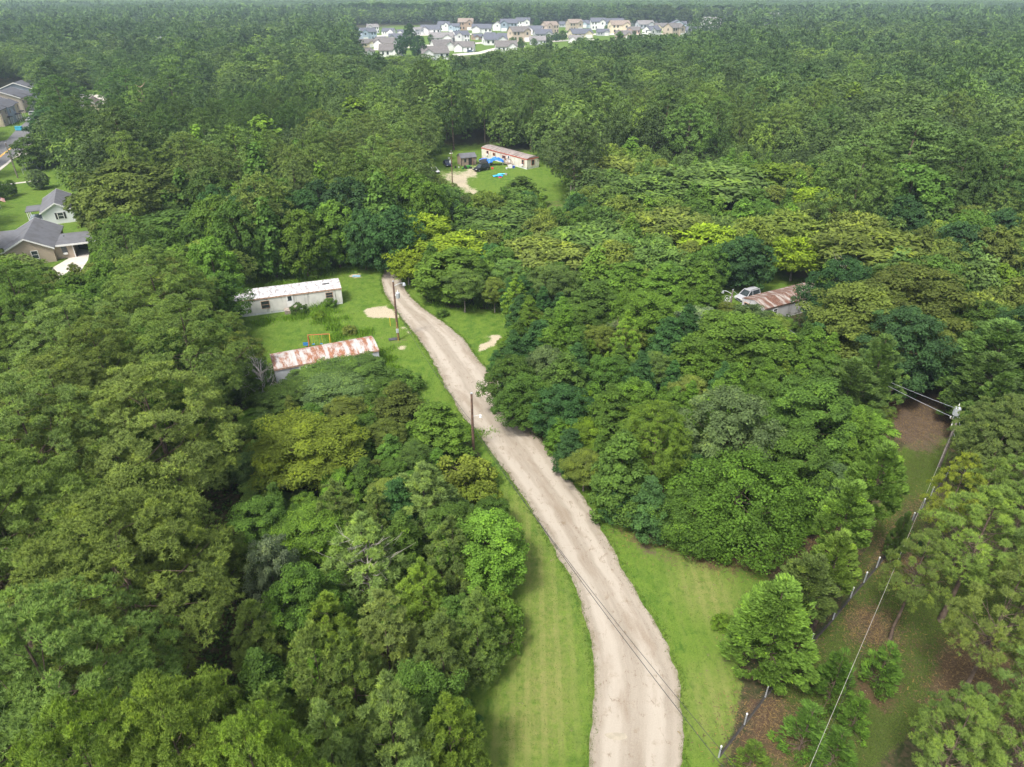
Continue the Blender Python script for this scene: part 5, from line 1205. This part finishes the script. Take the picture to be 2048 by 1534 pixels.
# white and blue cooler, grill, bikes and clutter near the steps
ck = thing('cooler', 'white and blue cooler by the porch steps', 'cooler', P(1023,336), .2); MB().box(-.9, .2, -.35, .35, 0, .75).build('body', M_TRIM, ck, bevel=.05); MB().box(.25, .9, -.35, .35, 0, .6).build('box', mat('blue_plastic', (.03,.07,.35), .4), ck); MB().box(-.92, .22, -.37, .37, .75, .85).build('lid', M_TRIM, ck)
def mower(label, c, col, rz):
    t = thing('riding_mower', label, 'mower', c, rz); pm = mat('paint_m%02d' % int(col[0]*99+col[1]*9), col, .4, .1)
    MB().box(-.2, .9, -.4, .4, .35, .8).build('body', pm, t, bevel=.06); MB().box(-.75, -.3, -.3, .3, .6, .7).box(-.8, -.72, -.3, .3, .7, 1.05).build('seat', M_DARK, t); MB().box(-.5, .3, -.55, .55, .12, .3).build('deck', pm, t)
    for x, r in ((-.6, .32), (.65, .22)):
        for s_ in (-.48, .48): MB().tube([(x, s_-.09, r), (x, s_+.09, r)], r, 12).build('wheel', mat('tyre_rubber', (.02,.02,.02)), t)
mower('green riding mower beside the tan shed door', P(935,337), (.04,.22,.03), .5); mower('red riding mower behind the trampoline', P(964,322), (.5,.05,.02), 1.2)
def barrel(label, c, col, h=.9, r=.3, name='barrel'):
    t = thing(name, label, name, c); MB().tube([(0,0,0),(0,0,.06),(0,0,h*.5),(0,0,h-.05),(0,0,h)], [r*.93,r,r*1.04,r,r*.9], 16).build('body', mat('drum_%02d%02d' % (int(col[0]*99), int(col[2]*99)), col, .5), t, smooth=False); MB().tube([(0,0,h),(0,0,h+.03)], r*.7, 12).build('lid', M_DARK, t)
barrel('small black drum left of the tan shed', P(911,336), (.03,.03,.03), .6, .25); barrel('red gas can on the carport edge of the beige house', P(151,513), (.5,.04,.04), .5, .25)
barrel('white tank at the foot of the lamp pole by the silver car', P(1453,611), (.66,.67,.66), 1.5, .55, 'tank'); barrel('rust coloured drum in the wedge clearing by the brown straw', P(1526,1130), (.14,.08,.06), .35, .42)
# grill & table clutter
for i, (x, y, c, lab) in enumerate([(918,336,(.6,.6,.58),'white bucket on the ground left of the tan shed window'),(926,338,(.05,.3,.06),'green toy on the ground before the tan shed'),(942,337,(.03,.03,.04),'black box before the shed doorway'),(985,338,(.55,.05,.04),'red box under the blue tarp'),(1014,338,(.6,.6,.6),'white box left of the cooler'),(898,318,(.6,.6,.6),'white box beyond the dark blue car'),(1012,350,(.3,.3,.3),'grey block on the lawn below the cooler')]):
    t = thing('bucket' if i == 0 else 'toy' if i == 1 else 'box', lab, 'bucket' if i == 0 else 'toy' if i == 1 else 'box', P(x, y), i); mt = mat('clutter%d' % i, c, .6)
    if i == 0: MB().tube([(0,0,0),(0,0,.35)], [.15,.2], 12).build('body', mt, t); MB().tube([(-.19,0,.33),(0,0,.5),(.19,0,.33)], .015, 4).build('handle', M_DARK, t)
    elif i == 1: MB().box(-.35,.35,-.12,.12,.12,.35).box(-.1,.1,-.12,.12,.35,.5).build('body', mt, t, bevel=.04); MB().tube([(-.25,-.16,.12),(-.25,.16,.12)], .12, 10).tube([(.25,-.16,.12),(.25,.16,.12)], .12, 10).build('wheel', M_DARK, t)
    else: MB().box(-.3,.3,-.22,.22,0,.42).build('body', mt, t, bevel=.02); MB().box(-.32,.32,-.24,.24,.42,.48).build('lid', mt, t)
# swing set
sw = thing('swing_set', 'small red and yellow swing set behind the rusty trailer', 'swing set', P(641,694), math.atan2(*(P(660,690)-P(624,695)).yx[:]) if False else .12)
RED = mat('red_paint', (.45,.10,.04), .5); YEL = mat('yellow_paint', (.6,.42,.03), .5); BLU = mat('blue_seat', (.04,.2,.5), .5)
MB().tube([(-1.55,0,2.0),(1.55,0,2.0)], .05, 6).build('top_bar', RED, sw)
for x in (-1.5, 1.5):
    MB().tube([(x,0,2.0),(x,-.75,0)], .05, 6).build('leg', RED if x < 0 else YEL, sw); MB().tube([(x,0,2.0),(x,.75,0)], .05, 6).build('leg', RED if x < 0 else YEL, sw)
for x in (-.9, .2):
    q = MB().box(x-.2, x+.2, -.1, .1, .5, .56).build('seat', BLU, sw); MB().tube([(x-.19,0,.55),(x-.19,0,2)], .02, 4).tube([(x+.19,0,.55),(x+.19,0,2)], .02, 4).build('rope', YEL, q)
MB().box(-2.3,-1.6,-.3,.3,.5,.6).box(-2.3,-1.6,-.3,-.25,.6,1.0).build('glider', BLU, sw)
# blue fire-hydrant-like cover and debris near the trailer
crumple('tarp', 'faded blue plastic on a sandy patch near the road bend', 'tarp', P(713,553), .7, .35, .15, (.18,.32,.42), 0, .6, .05, 9)
crumple('debris', 'flat black scrap at the foot of the lamp pole by the road', 'debris', P(787,679), .7, .4, .15, (.05,.05,.06), .3, .6, .06, 11)
mk = thing('marker_post', 'thin yellow marker post beside the gravel patch', 'marker post', P(781,652)); MB().tube([(0,0,0),(0,0,1.3)], .05, 6).build('post', YEL, mk); MB().tube([(0,0,1.3),(0,0,1.38)], .07, 6).build('cap', YEL, mk)
# ------------------------------------------------------------------ poles and wires
M_POLE = mat('creosoted_pole', (.14,.085,.06), .85, .35, 2.5); M_POLEG = mat('grey_pole', (.20,.17,.15), .85, .35, 2.5); M_STEEL = mat('galvanised', (.50,.53,.56), .35, .08, 4, metal=.35)
def height(base, top):
    b = P(*base); lo, hi = 1., 25.
    for _ in range(40):
        m_ = (lo+hi)/2
        if px([(b.x, b.y, m_)])[0, 1] > top: lo = m_
        else: hi = m_
    return lo
def upole(label, base, top, mt=M_POLE, r=.14, lamp=None, tank=None, cross=None, meter=False, name='utility_pole'):
    h = height(base, top); t = thing(name, label, 'utility pole', P(*base))
    MB().tube([(0,0,0),(0,0,h*.5),(0,0,h)], [r*1.15,r,r*.72], 10).build('pole', mt, t); MB().tube([(0,0,h),(0,0,h+.08)], r*.8, 8).build('cap', M_STEEL, t)
    if lamp is not None:
        a = lamp; e = Vector((math.cos(a)*1.5, math.sin(a)*1.5, 0)); MB().tube([(0,0,h-.7), (e.x*.6,e.y*.6,h-.35), (e.x,e.y,h-.35)], .035, 6).build('lamp_arm', M_STEEL, t)
        MB().tube([(e.x,e.y,h-.32),(e.x,e.y,h-.5),(e.x,e.y,h-.75)], [.1,.2,.24], 10).build('lamp_head', M_STEEL, t)
    if tank is not None:
        a, zt, rr, hh = tank; c = Vector((math.cos(a)*(rr+.2), math.sin(a)*(rr+.2), zt))
        k = MB().tube([(c.x,c.y,zt-hh/2),(c.x,c.y,zt-hh/2+.05),(c.x,c.y,zt+hh/2-.08),(c.x,c.y,zt+hh/2)], [rr*.85,rr,rr,rr*.6], 16).build('transformer', M_STEEL, t)
        MB().tube([(c.x,c.y,zt+hh/2),(c.x,c.y,zt+hh/2+.12),(c.x,c.y,zt+hh/2+.2),(c.x,c.y,zt+hh/2+.4)], [.05,.09,.05,.04], 8).build('bushing', M_TRIM, k)
        MB().tube([(0,0,zt),(c.x,c.y,zt)], .05, 5).build('bracket', M_STEEL, t)
    if meter: MB().box(-.18,.18,-.32,-.12,1.3,1.9).build('meter_box', M_STEEL, t); MB().tube([(0,-.17,0),(0,-.17,3)], .03, 5).build('conduit', YEL, t)
    return t, h
t1, h1 = upole('brown lamp pole with a transformer beside the road bend', (797,680), 563, M_POLE, .16, lamp=.25, tank=(-.1, 7.1, .3, .85), meter=True)
t2, h2 = upole('bare brown pole at the road edge below the rusty trailer', (947,904), 787, M_POLE, .15)
MB().tube([(0,0,h2*.62),(.9,-.1,h2*.66)], .02, 5).build('lamp_arm', M_STEEL, t2); MB().tube([(.9,-.1,h2*.66),(.9,-.1,h2*.66-.12),(.9,-.1,h2*.66-.32)], [.08,.14,.17], 10).build('lamp_head', M_TRIM, t2)
t3, h3 = upole('leaning line pole with a steel transformer over the bare soil', (1878,933), 836, M_POLEG, .15, tank=(3.4, 7.2, .33, .95))
MB().tube([(0,0,h3-.2),(-.7,.15,h3-.15)], .05, 5).build('cross_arm', M_POLEG, t3)
for q in ((-.45,.1),(-.7,.15)): MB().tube([(q[0],q[1],h3-.12),(q[0],q[1],h3+.12)], [.05,.07], 8).build('insulator', M_TRIM, t3)
MB().tube([(-.35,.05,h3-.5),(-.35,.05,h3-.95)], .06, 8).build('fuse_holder', M_TRIM, t3)
MB().tube([(.1,0,h3-.2),(2.6,-2.0,0)], .02, 4).build('guy_wire', M_STEEL, t3); MB().tube([(.1,0,h3-1.8),(2.0,-1.6,0)], .02, 4).build('guy_wire', M_STEEL, t3)
t4, h4 = upole('slim dark pole at the driveway of the red trimmed trailer', (905,368), 302, M_POLE, .13, tank=(2.6, 5.5, .22, .6))
MB().tube([(-.4,0,h4-.6),(.4,0,h4-.5)], .04, 5).build('cross_arm', M_STEEL, t4)
t5, h5 = upole('grey pole at the lower edge of the red trimmed trailer lawn', (1140,418), 366, M_POLEG, .14)
t6, h6 = upole('short grey pole with a lamp arm near the silver car', (1459,620), 580, M_POLEG, .15, lamp=2.7)
t7, h7 = upole('grey line pole on the verge of the street at far left', (36,356), 286, M_POLEG, .16); MB().tube([(-.3,-.1,h7-1.2),(-.3,-.1,h7-1.9)], .12, 8).build('transformer', M_STEEL, t7)
t8, h8 = upole('tall bare pole standing in the wood above the silk grove', (1166,326), 290, M_POLEG, .14)
for i, (b_, tp_, lab) in enumerate([((39.5,253.5),238,'black street lamp on the grass by the row houses'),((161,214),196,'black street lamp in the far parking lot')]):
    h_ = height(b_, tp_); t = thing('street_lamp', lab, 'street lamp', P(*b_)); MB().tube([(0,0,0),(0,0,h_)], [.09,.06], 8).build('pole', M_DARK, t); MB().tube([(0,0,h_),(.6,0,h_+.15)], .04, 5).build('arm', M_DARK, t); MB().box(.45,.95,-.12,.12,h_+.08,h_+.2).build('lamp_head', M_DARK, t)
def wire(label, a, b, sag, r=.018, n=24, mt=None, name='power_line'):
    a, b = Vector(a), Vector(b); pts = [a.lerp(b, i/n)+Vector((0, 0, -4*sag*(i/n)*(1-i/n))) for i in range(n+1)]
    return tag(MB().tube(pts, r, 5).build(name, mt or M_STEEL), label, 'power line')
M_CABLE = mat('black_cable', (.03,.03,.035), .6, .1)
top3 = Vector(P(1878,933))
wire('thin line from the transformer pole to the lamp pole, the upper one', top3+Vector((-.7,.15,h3+.1)), Vector(P(1459,620))+Vector((0,0,h6-.1)), 1.0, .02)
wire('thin line from the transformer pole to the wood, the lower one', top3+Vector((-.5,0,7.4)), Vector(P(1459,620))+Vector((0,0,h6-1.0)), 1.2, .018)
nxt = P(1574,1640,8.4)
wire('pale overhead line running from the transformer pole to the bottom edge', top3+Vector((-.05,-.1,h3-.3)), nxt, .35, .011, mt=mat('bare_aluminium', (.42,.40,.36), .4, .1))
wire('second grey overhead line just under the pale one', top3+Vector((0,-.15,h3-1.3)), P(1585,1640,7.3), .35, .007, mt=M_CABLE)
p1 = Vector(P(797,680)); p2 = Vector(P(947,904)); p9 = P(1530,1640,5.2)
wire('black cable between the two brown poles along the road', p1+Vector((0,-.15,5.3)), p2+Vector((0,.15,h2*.5)), .9, .022, mt=M_CABLE)
wire('black cable from the bare brown pole across the lawn and road', p2+Vector((0,-.15,h2*.5)), p9, 1.0, .022, mt=M_CABLE)
wire('second black cable beside the first across the lawn', p2+Vector((0,-.15,h2*.42)), P(1560,1640,4.4), 1.1, .018, mt=M_CABLE)
# ------------------------------------------------------------------ wire fence at lower right
FP = [(1437,1515),(1488,1450),(1530,1395),(1574,1342),(1620,1290),(1665,1240),(1700,1197),(1727,1166),(1752,1136),(1777,1105),(1800,1075),(1822,1046),(1843,1018),(1860,994),(1892,954)]
W_ = [P(*p) for p in FP]; fn = thing('wire_fence', 'wire fence with white topped posts along the grass strip at lower right', 'fence', W_[0])
for p in W_:
    q = p-W_[0]; po = MB().tube([(q.x,q.y,0),(q.x,q.y,1.25)], .055, 8).build('post', M_STEEL, fn); MB().tube([(q.x,q.y,1.25),(q.x,q.y,1.33)], [.075,.05], 8).build('cap', M_TRIM, po)
mw = MB()
for z in (.1, .35, .6, .85, 1.1):
    mw.tube([(p.x-W_[0].x, p.y-W_[0].y, z) for p in W_], .008, 3)
for a, b in zip(W_[:-1], W_[1:]):
    n = int((b-a).length/.3)
    for i in range(n):
        c = a.lerp(b, i/n)-W_[0]; mw.tube([(c.x, c.y, .1), (c.x, c.y, 1.1)], .005, 3)
mw.build('wire_mesh', M_DARK, fn)
for a, b in zip(W_[:-1], W_[1:]):
    d = (b-a); rz = math.atan2(d.y, d.x); m = MB().box(0.02, d.length-.02, -.08, .08, 0, .08).build('kerb_board', mat('dark_board', (.05,.045,.04), .9, .3, 3), fn); m.location = a-W_[0]; m.rotation_euler = (0, 0, rz)
# garden fence by the street
G = [P(x, y) for x, y in ((47,349),(52,342),(57,335),(62,328),(68,321),(75,314))]
gf = thing('picket_fence', 'thin grey post fence on the lawn near the street', 'fence', G[0])
for p in G: q = p-G[0]; MB().tube([(q.x,q.y,0),(q.x,q.y,1.5)], .06, 6).build('post', M_STEEL, gf)
MB().tube([(p.x-G[0].x, p.y-G[0].y, 1.2) for p in G], .03, 4).tube([(p.x-G[0].x, p.y-G[0].y, .6) for p in G], .03, 4).build('rail', M_STEEL, gf)
ls = thing('carport', 'small grey roofed stand by the fence near the street', 'stand', P(66,339)); MB().box(-2.2,2.2,-1.1,1.1,1.9,2.0).build('roof', M_STEEL, ls)
for q in ((-1.9,-.9),(1.9,-.9),(1.9,.9),(-1.9,.9)): MB().tube([(q[0],q[1],0),(q[0],q[1],1.9)], .05, 5).build('post', M_STEEL, ls)
# blue bins
for x, lab in ((36,'bright blue bin by the row house drive, the left one'),(42,'bright blue bin by the row house drive, the right one')):
    t = thing('bin', lab, 'bin', P(x, 261)); MB().box(-.6,.6,-.5,.5,.1,1.3).build('body', mat('bin_blue', (.05,.38,.55), .4), t, bevel=.08); MB().box(-.64,.64,-.55,.55,1.3,1.42).build('lid', mat('bin_blue', (.05,.38,.55)), t)
    for s_ in (-.45, .45): MB().tube([(s_,.45,.12),(s_+.08,.45,.12)], .12, 10).build('wheel', M_DARK, t)
# flag: thirteen stripes and a blue canton on a leaning pole
fl = thing('flag', 'small american flag on a pole at the left edge of the lawn', 'flag', P(3,418)); MB().tube([(0,0,0),(0,0,2.9)], .03, 6).build('pole', M_STEEL, fl)
def clothv(u0, u1, v0, v1, z=2.85, off=0.):
    n = 8; V = []; 
    for i in range(n+1):
        u = u0+(u1-u0)*i/n
        for v in (v0, v1): V.append((.05+u*1.55, off+.12*math.sin(u*6), z-v*.9-u*.35))
    return V, [(2*i, 2*i+2, 2*i+3, 2*i+1) for i in range(n)]
fr_, fw_, fb_, fs_ = MB(), MB(), MB(), MB()
for k in range(13): v, f = clothv(.4 if k < 7 else 0, 1, k/13, (k+1)/13); (fr_ if k % 2 == 0 else fw_).add(v, f)
v, f = clothv(0, .4, 0, 7/13); fb_.add(v, f)
for i in range(5):
    for j in range(6): u, w2 = .03+j*.06, .05+i*.1; v, f = clothv(u, u+.02, w2, w2+.03, off=-.004); fs_.add(v, f)
fr_.build('red_stripes', mat('flag_red', (.5,.04,.05), .8), fl); fw_.build('white_stripes', M_TRIM, fl); fb_.build('canton', mat('flag_blue', (.02,.03,.15), .8), fl); fs_.build('stars', M_TRIM, fl)
# ------------------------------------------------------------------ dead wood
def dead_tree(name, label, loc, H, spread_, n, mt, seed, r=.12, twigs=3):
    g = np.random.default_rng(seed); L = []
    T = np.column_stack([np.cumsum(g.normal(0, .05*H/6, 7)), np.cumsum(g.normal(0, .05*H/6, 7)), np.linspace(0, H*.8, 7)]); T[0, :2] = 0
    L.append((T, np.linspace(r, r*.25, 7)))
    for i in range(n):
        k = g.uniform(.3, 1); s = np.array([np.interp(k*H*.8, T[:, 2], T[:, j]) for j in range(3)]); a = g.uniform(0, 6.3); l = spread_*g.uniform(.5, 1)*(1.2-k*.5)
        e = s+np.array([math.cos(a)*l, math.sin(a)*l, l*g.uniform(.5, 1.1)]); m = (s+e)/2+g.normal(0, .08*l, 3); L.append((np.array([s, m, e]), np.array([r*.4, r*.25, r*.1])))
        for j in range(twigs):
            kk = g.uniform(.4, 1); b = s+(e-s)*kk; d = (e-s)*.4+g.normal(0, .3*l, 3); L.append((np.array([b, b+d*.5+g.normal(0, .03*l, 3), b+d]), np.array([r*.2, r*.12, r*.05])))
    V, F = tubes(L, 4); o = link(name, npmesh(name, V, F, mt)); o.location = loc; return tag(o, label, 'dead tree')
dl = by_top(515, 722, 7); dead_tree('dead_tree', 'leafless pale grey tree between the pines and the rusty trailer', dl, 7, 2.6, 26, mat('dead_wood', (.34,.31,.28), .9, .2, 4), 4, .13, 5)
dl = by_top(718, 1035, 10.2); dead_tree('dead_tree', 'dead grey branches showing in the thin young pine', dl, 9.4, 2.6, 22, mat('dead_wood', (.34,.31,.28)), 6, .11, 4)
dl = by_top(281, 150, 21); dead_tree('dead_tree', 'tall barkless orange brown snag between the two tall pines', dl, 22, 3.2, 7, mat('bare_snag', (.36,.24,.17), .9, .2, 2), 8, .3, 1)
dl = by_top(1700, 490, 11.5); dead_tree('dead_tree', 'bare white twigs on top of the wide olive silk tree', dl, 11.3, 2.8, 16, mat('dead_wood', (.34,.31,.28)), 11, .1, 4)
dl = by_top(1235, 640, 6.5); dead_tree('dead_tree', 'dead brown twigs in the middle of the wedge', dl, 7.2, 1.8, 16, mat('brown_twigs', (.2,.14,.10), .9), 12, .08, 4)
dl = P(1000, 1297); tw = dead_tree('brush_pile', 'heap of brown twigs at the left lawn edge', dl, .8, 1.4, 40, mat('brown_twigs', (.2,.14,.10)), 13, .05, 4); tw['category'] = 'brush pile'
# trees of the lower right whose feet show: foot x, y, height, radius
for (k, x, y, h_, r_, c, lab) in [('open_pine',1780,1278,11.5,2.4,'pineo','pine with a pale curved trunk left of the lower line'),('open_pine',1903,1425,15,3.0,'pineo','pine with a thick dark trunk on the brown straw at lower right'),('open_pine',1995,1300,15,3.2,'pineg','pine at the right edge behind the thick trunked one'),
   ('open_pine',2010,1540,14,3.0,'pineg','pine in the lower right corner'),('open_pine',1960,1660,13,2.8,'pineo','pine leaning in over the bottom edge near the corner'),('open_pine',1850,1590,11,2.3,'pine','low pine at the bottom edge left of the corner pines'),('open_pine',2035,1240,15,3.0,'pineo','second pine from the right edge behind the brown straw'),('open_pine',2000,1120,14,2.8,'pine','pine at the right edge behind the others, below the power pole'),('open_pine',2090,1400,14,3.2,'pineo','pine cut by the right edge above the corner'),('open_pine',2085,1180,14,3.2,'pineg','pine cut by the right edge level with the long line'),('open_pine',1905,1130,12,2.4,'pineo','pine behind the line between the fence and the right edge'),('open_pine',1830,1640,12,2.2,'pineo','low crowned pine at the bottom edge right of the line'),('cedar',1778,1128,6,.9,'cedar','stunted thin cedar by the fence'),
   ('wispy',1655,1400,5.5,1.3,'wisp','light green cypress sapling under the bushy cedar'),('wispy',1598,1500,5,1.3,'wisp','light green cypress sapling nearest the fence foot'),('wispy',1700,1460,4,.9,'wisp','thin cypress sapling left of the line'),('wispy',1752,1370,4.5,1.2,'wisp','pale cypress sapling right of the line'),('wispy',1660,1530,4,1.1,'wisp','cypress sapling at the bottom edge under the line'),('wispy',1500,1530,2.5,.9,'pineb','small sapling at the bottom edge by the fence post'),
   ('shrub',1850,1110,2,.8,'dark','dark little bush on the straw bed behind the line'),('shrub',150,546,1.8,1.0,'rust','purple brown shrub on the beige house drive'),('leafy',28,392,4,1.2,'green','small young tree on the lawn above the white house'),('leafy',3,400,5,1.8,'green','young tree at the left edge above the flag'),('leafy',82,378,5,2.2,'grey','loose grey green young tree behind the white house'),
   ('shrub',600,628,1.8,1.3,'green','bush growing against the white trailer left of its door'),('shrub',660,615,1.6,1.2,'bright','weedy bush against the white trailer right of its door'),('shrub',745,735,2.0,1.5,'green','bush at the near right corner of the rusty trailer'),('shrub',640,640,1.5,1.0,'lime','pale weedy bush on the lawn below the white trailer'),('shrub',700,668,1.4,1.0,'silko','flowering bush between the two trailers'),('shrub',885,632,1.1,1.0,'green','round low bush right of the road near the lamp pole'),('shrub',1445,1255,1.2,.9,'lime','low sprouting shrub on the lawn left of the bushy cedar'),('shrub',1490,640,2.2,1.4,'green','bush by the foot of the short lamp pole')]:
    plant(k, P(x, y), r_, h_, C_ and c, lab)
# ------------------------------------------------------------------ undergrowth, weeds and tufts
def scatter(poly, n, cond=None):
    W = np.array([P(*p)[:2] for p in poly]); lo, hi = W.min(0), W.max(0); out = []
    while sum(len(o) for o in out) < n:
        p = rng.uniform(lo, hi, (n*2, 2)); ok = inpoly(p[:, 0], p[:, 1], [tuple(w_) for w_ in W]); out.append(p[ok])
        if len(out) > 40: break
    return np.concatenate(out)[:n]
def blades(name, label, pts, hgt, wd, col, mt=M_LEAF, per=6, sp=.12, cat='grass'):
    m = len(pts)*per; i = np.repeat(np.arange(len(pts)), per); B = np.column_stack([pts[i]+rng.normal(0, sp, (m, 2)), np.zeros(m)])
    A = nrm(rdir(m)*.45+np.array([0, 0, 1.])); hh = np.asarray(hgt)*rng.uniform(.5, 1.2, m)
    V, F = leaf_tris(B, A, rdir(m), hh, np.full(m, wd)); o = link(name, npmesh(name, V, F, mt, attrs={'tone': np.repeat(np.clip(rng.normal(.45, .2, m), 0, 1), 3)})); o.color = col+(1,)
    return tag(o, label, cat, kind='stuff')
WEED = [([(590,625),(660,600),(700,640),(690,672),(640,655),(600,640)], 1300, 1.5), ([(500,645),(600,625),(610,640),(520,655)], 500, .8), ([(500,560),(650,540),(760,528),(765,536),(640,556),(520,580)], 1500, .8),
  ([(760,705),(790,690),(800,740),(775,760),(755,745)], 700, 1.0), ([(560,740),(760,740),(860,800),(800,830),(600,770)], 1800, .9), ([(650,672),(740,660),(750,668),(660,688)], 500, .9), ([(980,850),(1000,870),(950,880),(930,850)], 200, .6), ([(850,590),(1010,612),(1010,622),(870,618)], 700, .7),
  ([(690,655),(735,668),(720,676),(680,668)],300,.6)]
P_, H_ = [], []
for poly, n, h_ in WEED:
    q = scatter(poly, n); nz = np.sin(q[:, 0]*1.3+q[:, 1]*.6)+np.sin(q[:, 1]*1.9-q[:, 0]*.7)+rng.normal(0, .5, len(q)); q = q[nz > -.1]; nz = nz[nz > -.1]; P_.append(q); H_.append(h_*(.35+.3*nz.clip(0, 2)))
blades('tall_weeds', 'tall bright weeds and grass around the old trailers', np.concatenate(P_), np.repeat(np.concatenate(H_), 4), .10, (.17,.30,.035), per=4, sp=.3, cat='weeds')
# fallen needles, leaves and sticks on the bare ground
L_ = np.concatenate([scatter(p_, 2600) for p_ in STRAW[:7]+SOIL[:1]+SOIL[3:5]+[NOPE[0]]]); m = len(L_); L_ = L_+rng.normal(0, 1, (m, 2))*rng.choice([.3, .9, 1.8], m)[:, None]; a_ = rng.uniform(0, 6.28, m)
A = np.column_stack([np.cos(a_), np.sin(a_), rng.uniform(0, .25, m)]); V, F = leaf_tris(np.column_stack([L_, np.full(m, .02)]), nrm(A), np.tile([0, 0, 1.], (m, 1)), rng.uniform(.08, .5, m)**1.2, rng.uniform(.03, .10, m))
o = link('leaf_litter', npmesh('leaf_litter', V, F, M_LEAF, attrs={'tone': np.repeat(rng.uniform(0, 1, m), 3)})); o.color = (.145, .105, .062, 1); tag(o, 'fallen needles, leaves and sticks on the bare ground at right', 'litter', kind='stuff')
# tufts along both sides of the drive
E = []
for side in (ROADL, ROADR):
    for a, b in zip(side[:-1], side[1:]):
        A_, B_ = P(*a), P(*b); n = int((B_-A_).length*26)
        for i in range(n): c = A_.lerp(B_, rng.uniform()); E.append((c.x+rng.normal(0, .22)+(-.12 if side is ROADL else .12), c.y+rng.normal(0, .2)))
blades('verge_grass', 'ragged grass along both edges of the dirt road', np.array(E), .13, .035, (.085,.14,.025), per=5, sp=.07)
q = []
for poly in LAWN[:1]+LAWN[4:5]: q.append(scatter(poly, 26000))
q = np.concatenate(q); qq = px(np.column_stack([q, np.zeros(len(q))]))
RP = ROADL+ROADR[::-1]; ok = ~inpoly(qq[:, 0], qq[:, 1], RP)&(rng.uniform(0, 1, len(q)) < np.clip(60/np.hypot(q[:, 0], q[:, 1]), .2, 1))
for s_ in STRAW+SOIL+SAND: ok &= ~inpoly(qq[:, 0], qq[:, 1], s_)
blades('lawn_grass', 'mown grass tufts over the lawns beside the drive', q[ok], .09, .05, (.10,.155,.03), per=3, sp=.15)
# leafy ground cover where the woods meet the ground
gx_ = rng.uniform(-110, 110, 60000); gy_ = rng.uniform(22, 150, 60000); qq = px(np.column_stack([gx_, gy_, np.zeros(60000)]))
ok = (qq[:, 0] > -100)&(qq[:, 0] < 2150)&(qq[:, 1] < 1650)
for s_ in LAWN+STRAW+SOIL+SAND+NOPE: ok &= ~inpoly(qq[:, 0], qq[:, 1], s_)
g2 = np.column_stack([gx_, gy_])[ok]; m = len(g2)*7; i_ = np.repeat(np.arange(len(g2)), 7); hz_ = rng.uniform(.2, 1.1, len(g2))[i_]
B = np.column_stack([g2[i_]+rng.normal(0, .3, (m, 2)), hz_*rng.uniform(.2, 1, m)]); N = nrm(rdir(m)*.6+np.array([0, 0, .8])); A = nrm(np.cross(N, rdir(m)))
V, F = leaf_quads(B, A, N, rng.uniform(.2, .42, m), rng.uniform(.12, .26, m)); o = link('undergrowth', npmesh('undergrowth', V, F, M_LEAF, attrs={'tone': np.repeat(np.clip(rng.normal(.4, .2, m), 0, 1), 4)})); o.color = (.06,.11,.025,1)
tag(o, 'leafy undergrowth on the floor of the near woods', 'undergrowth', kind='stuff')
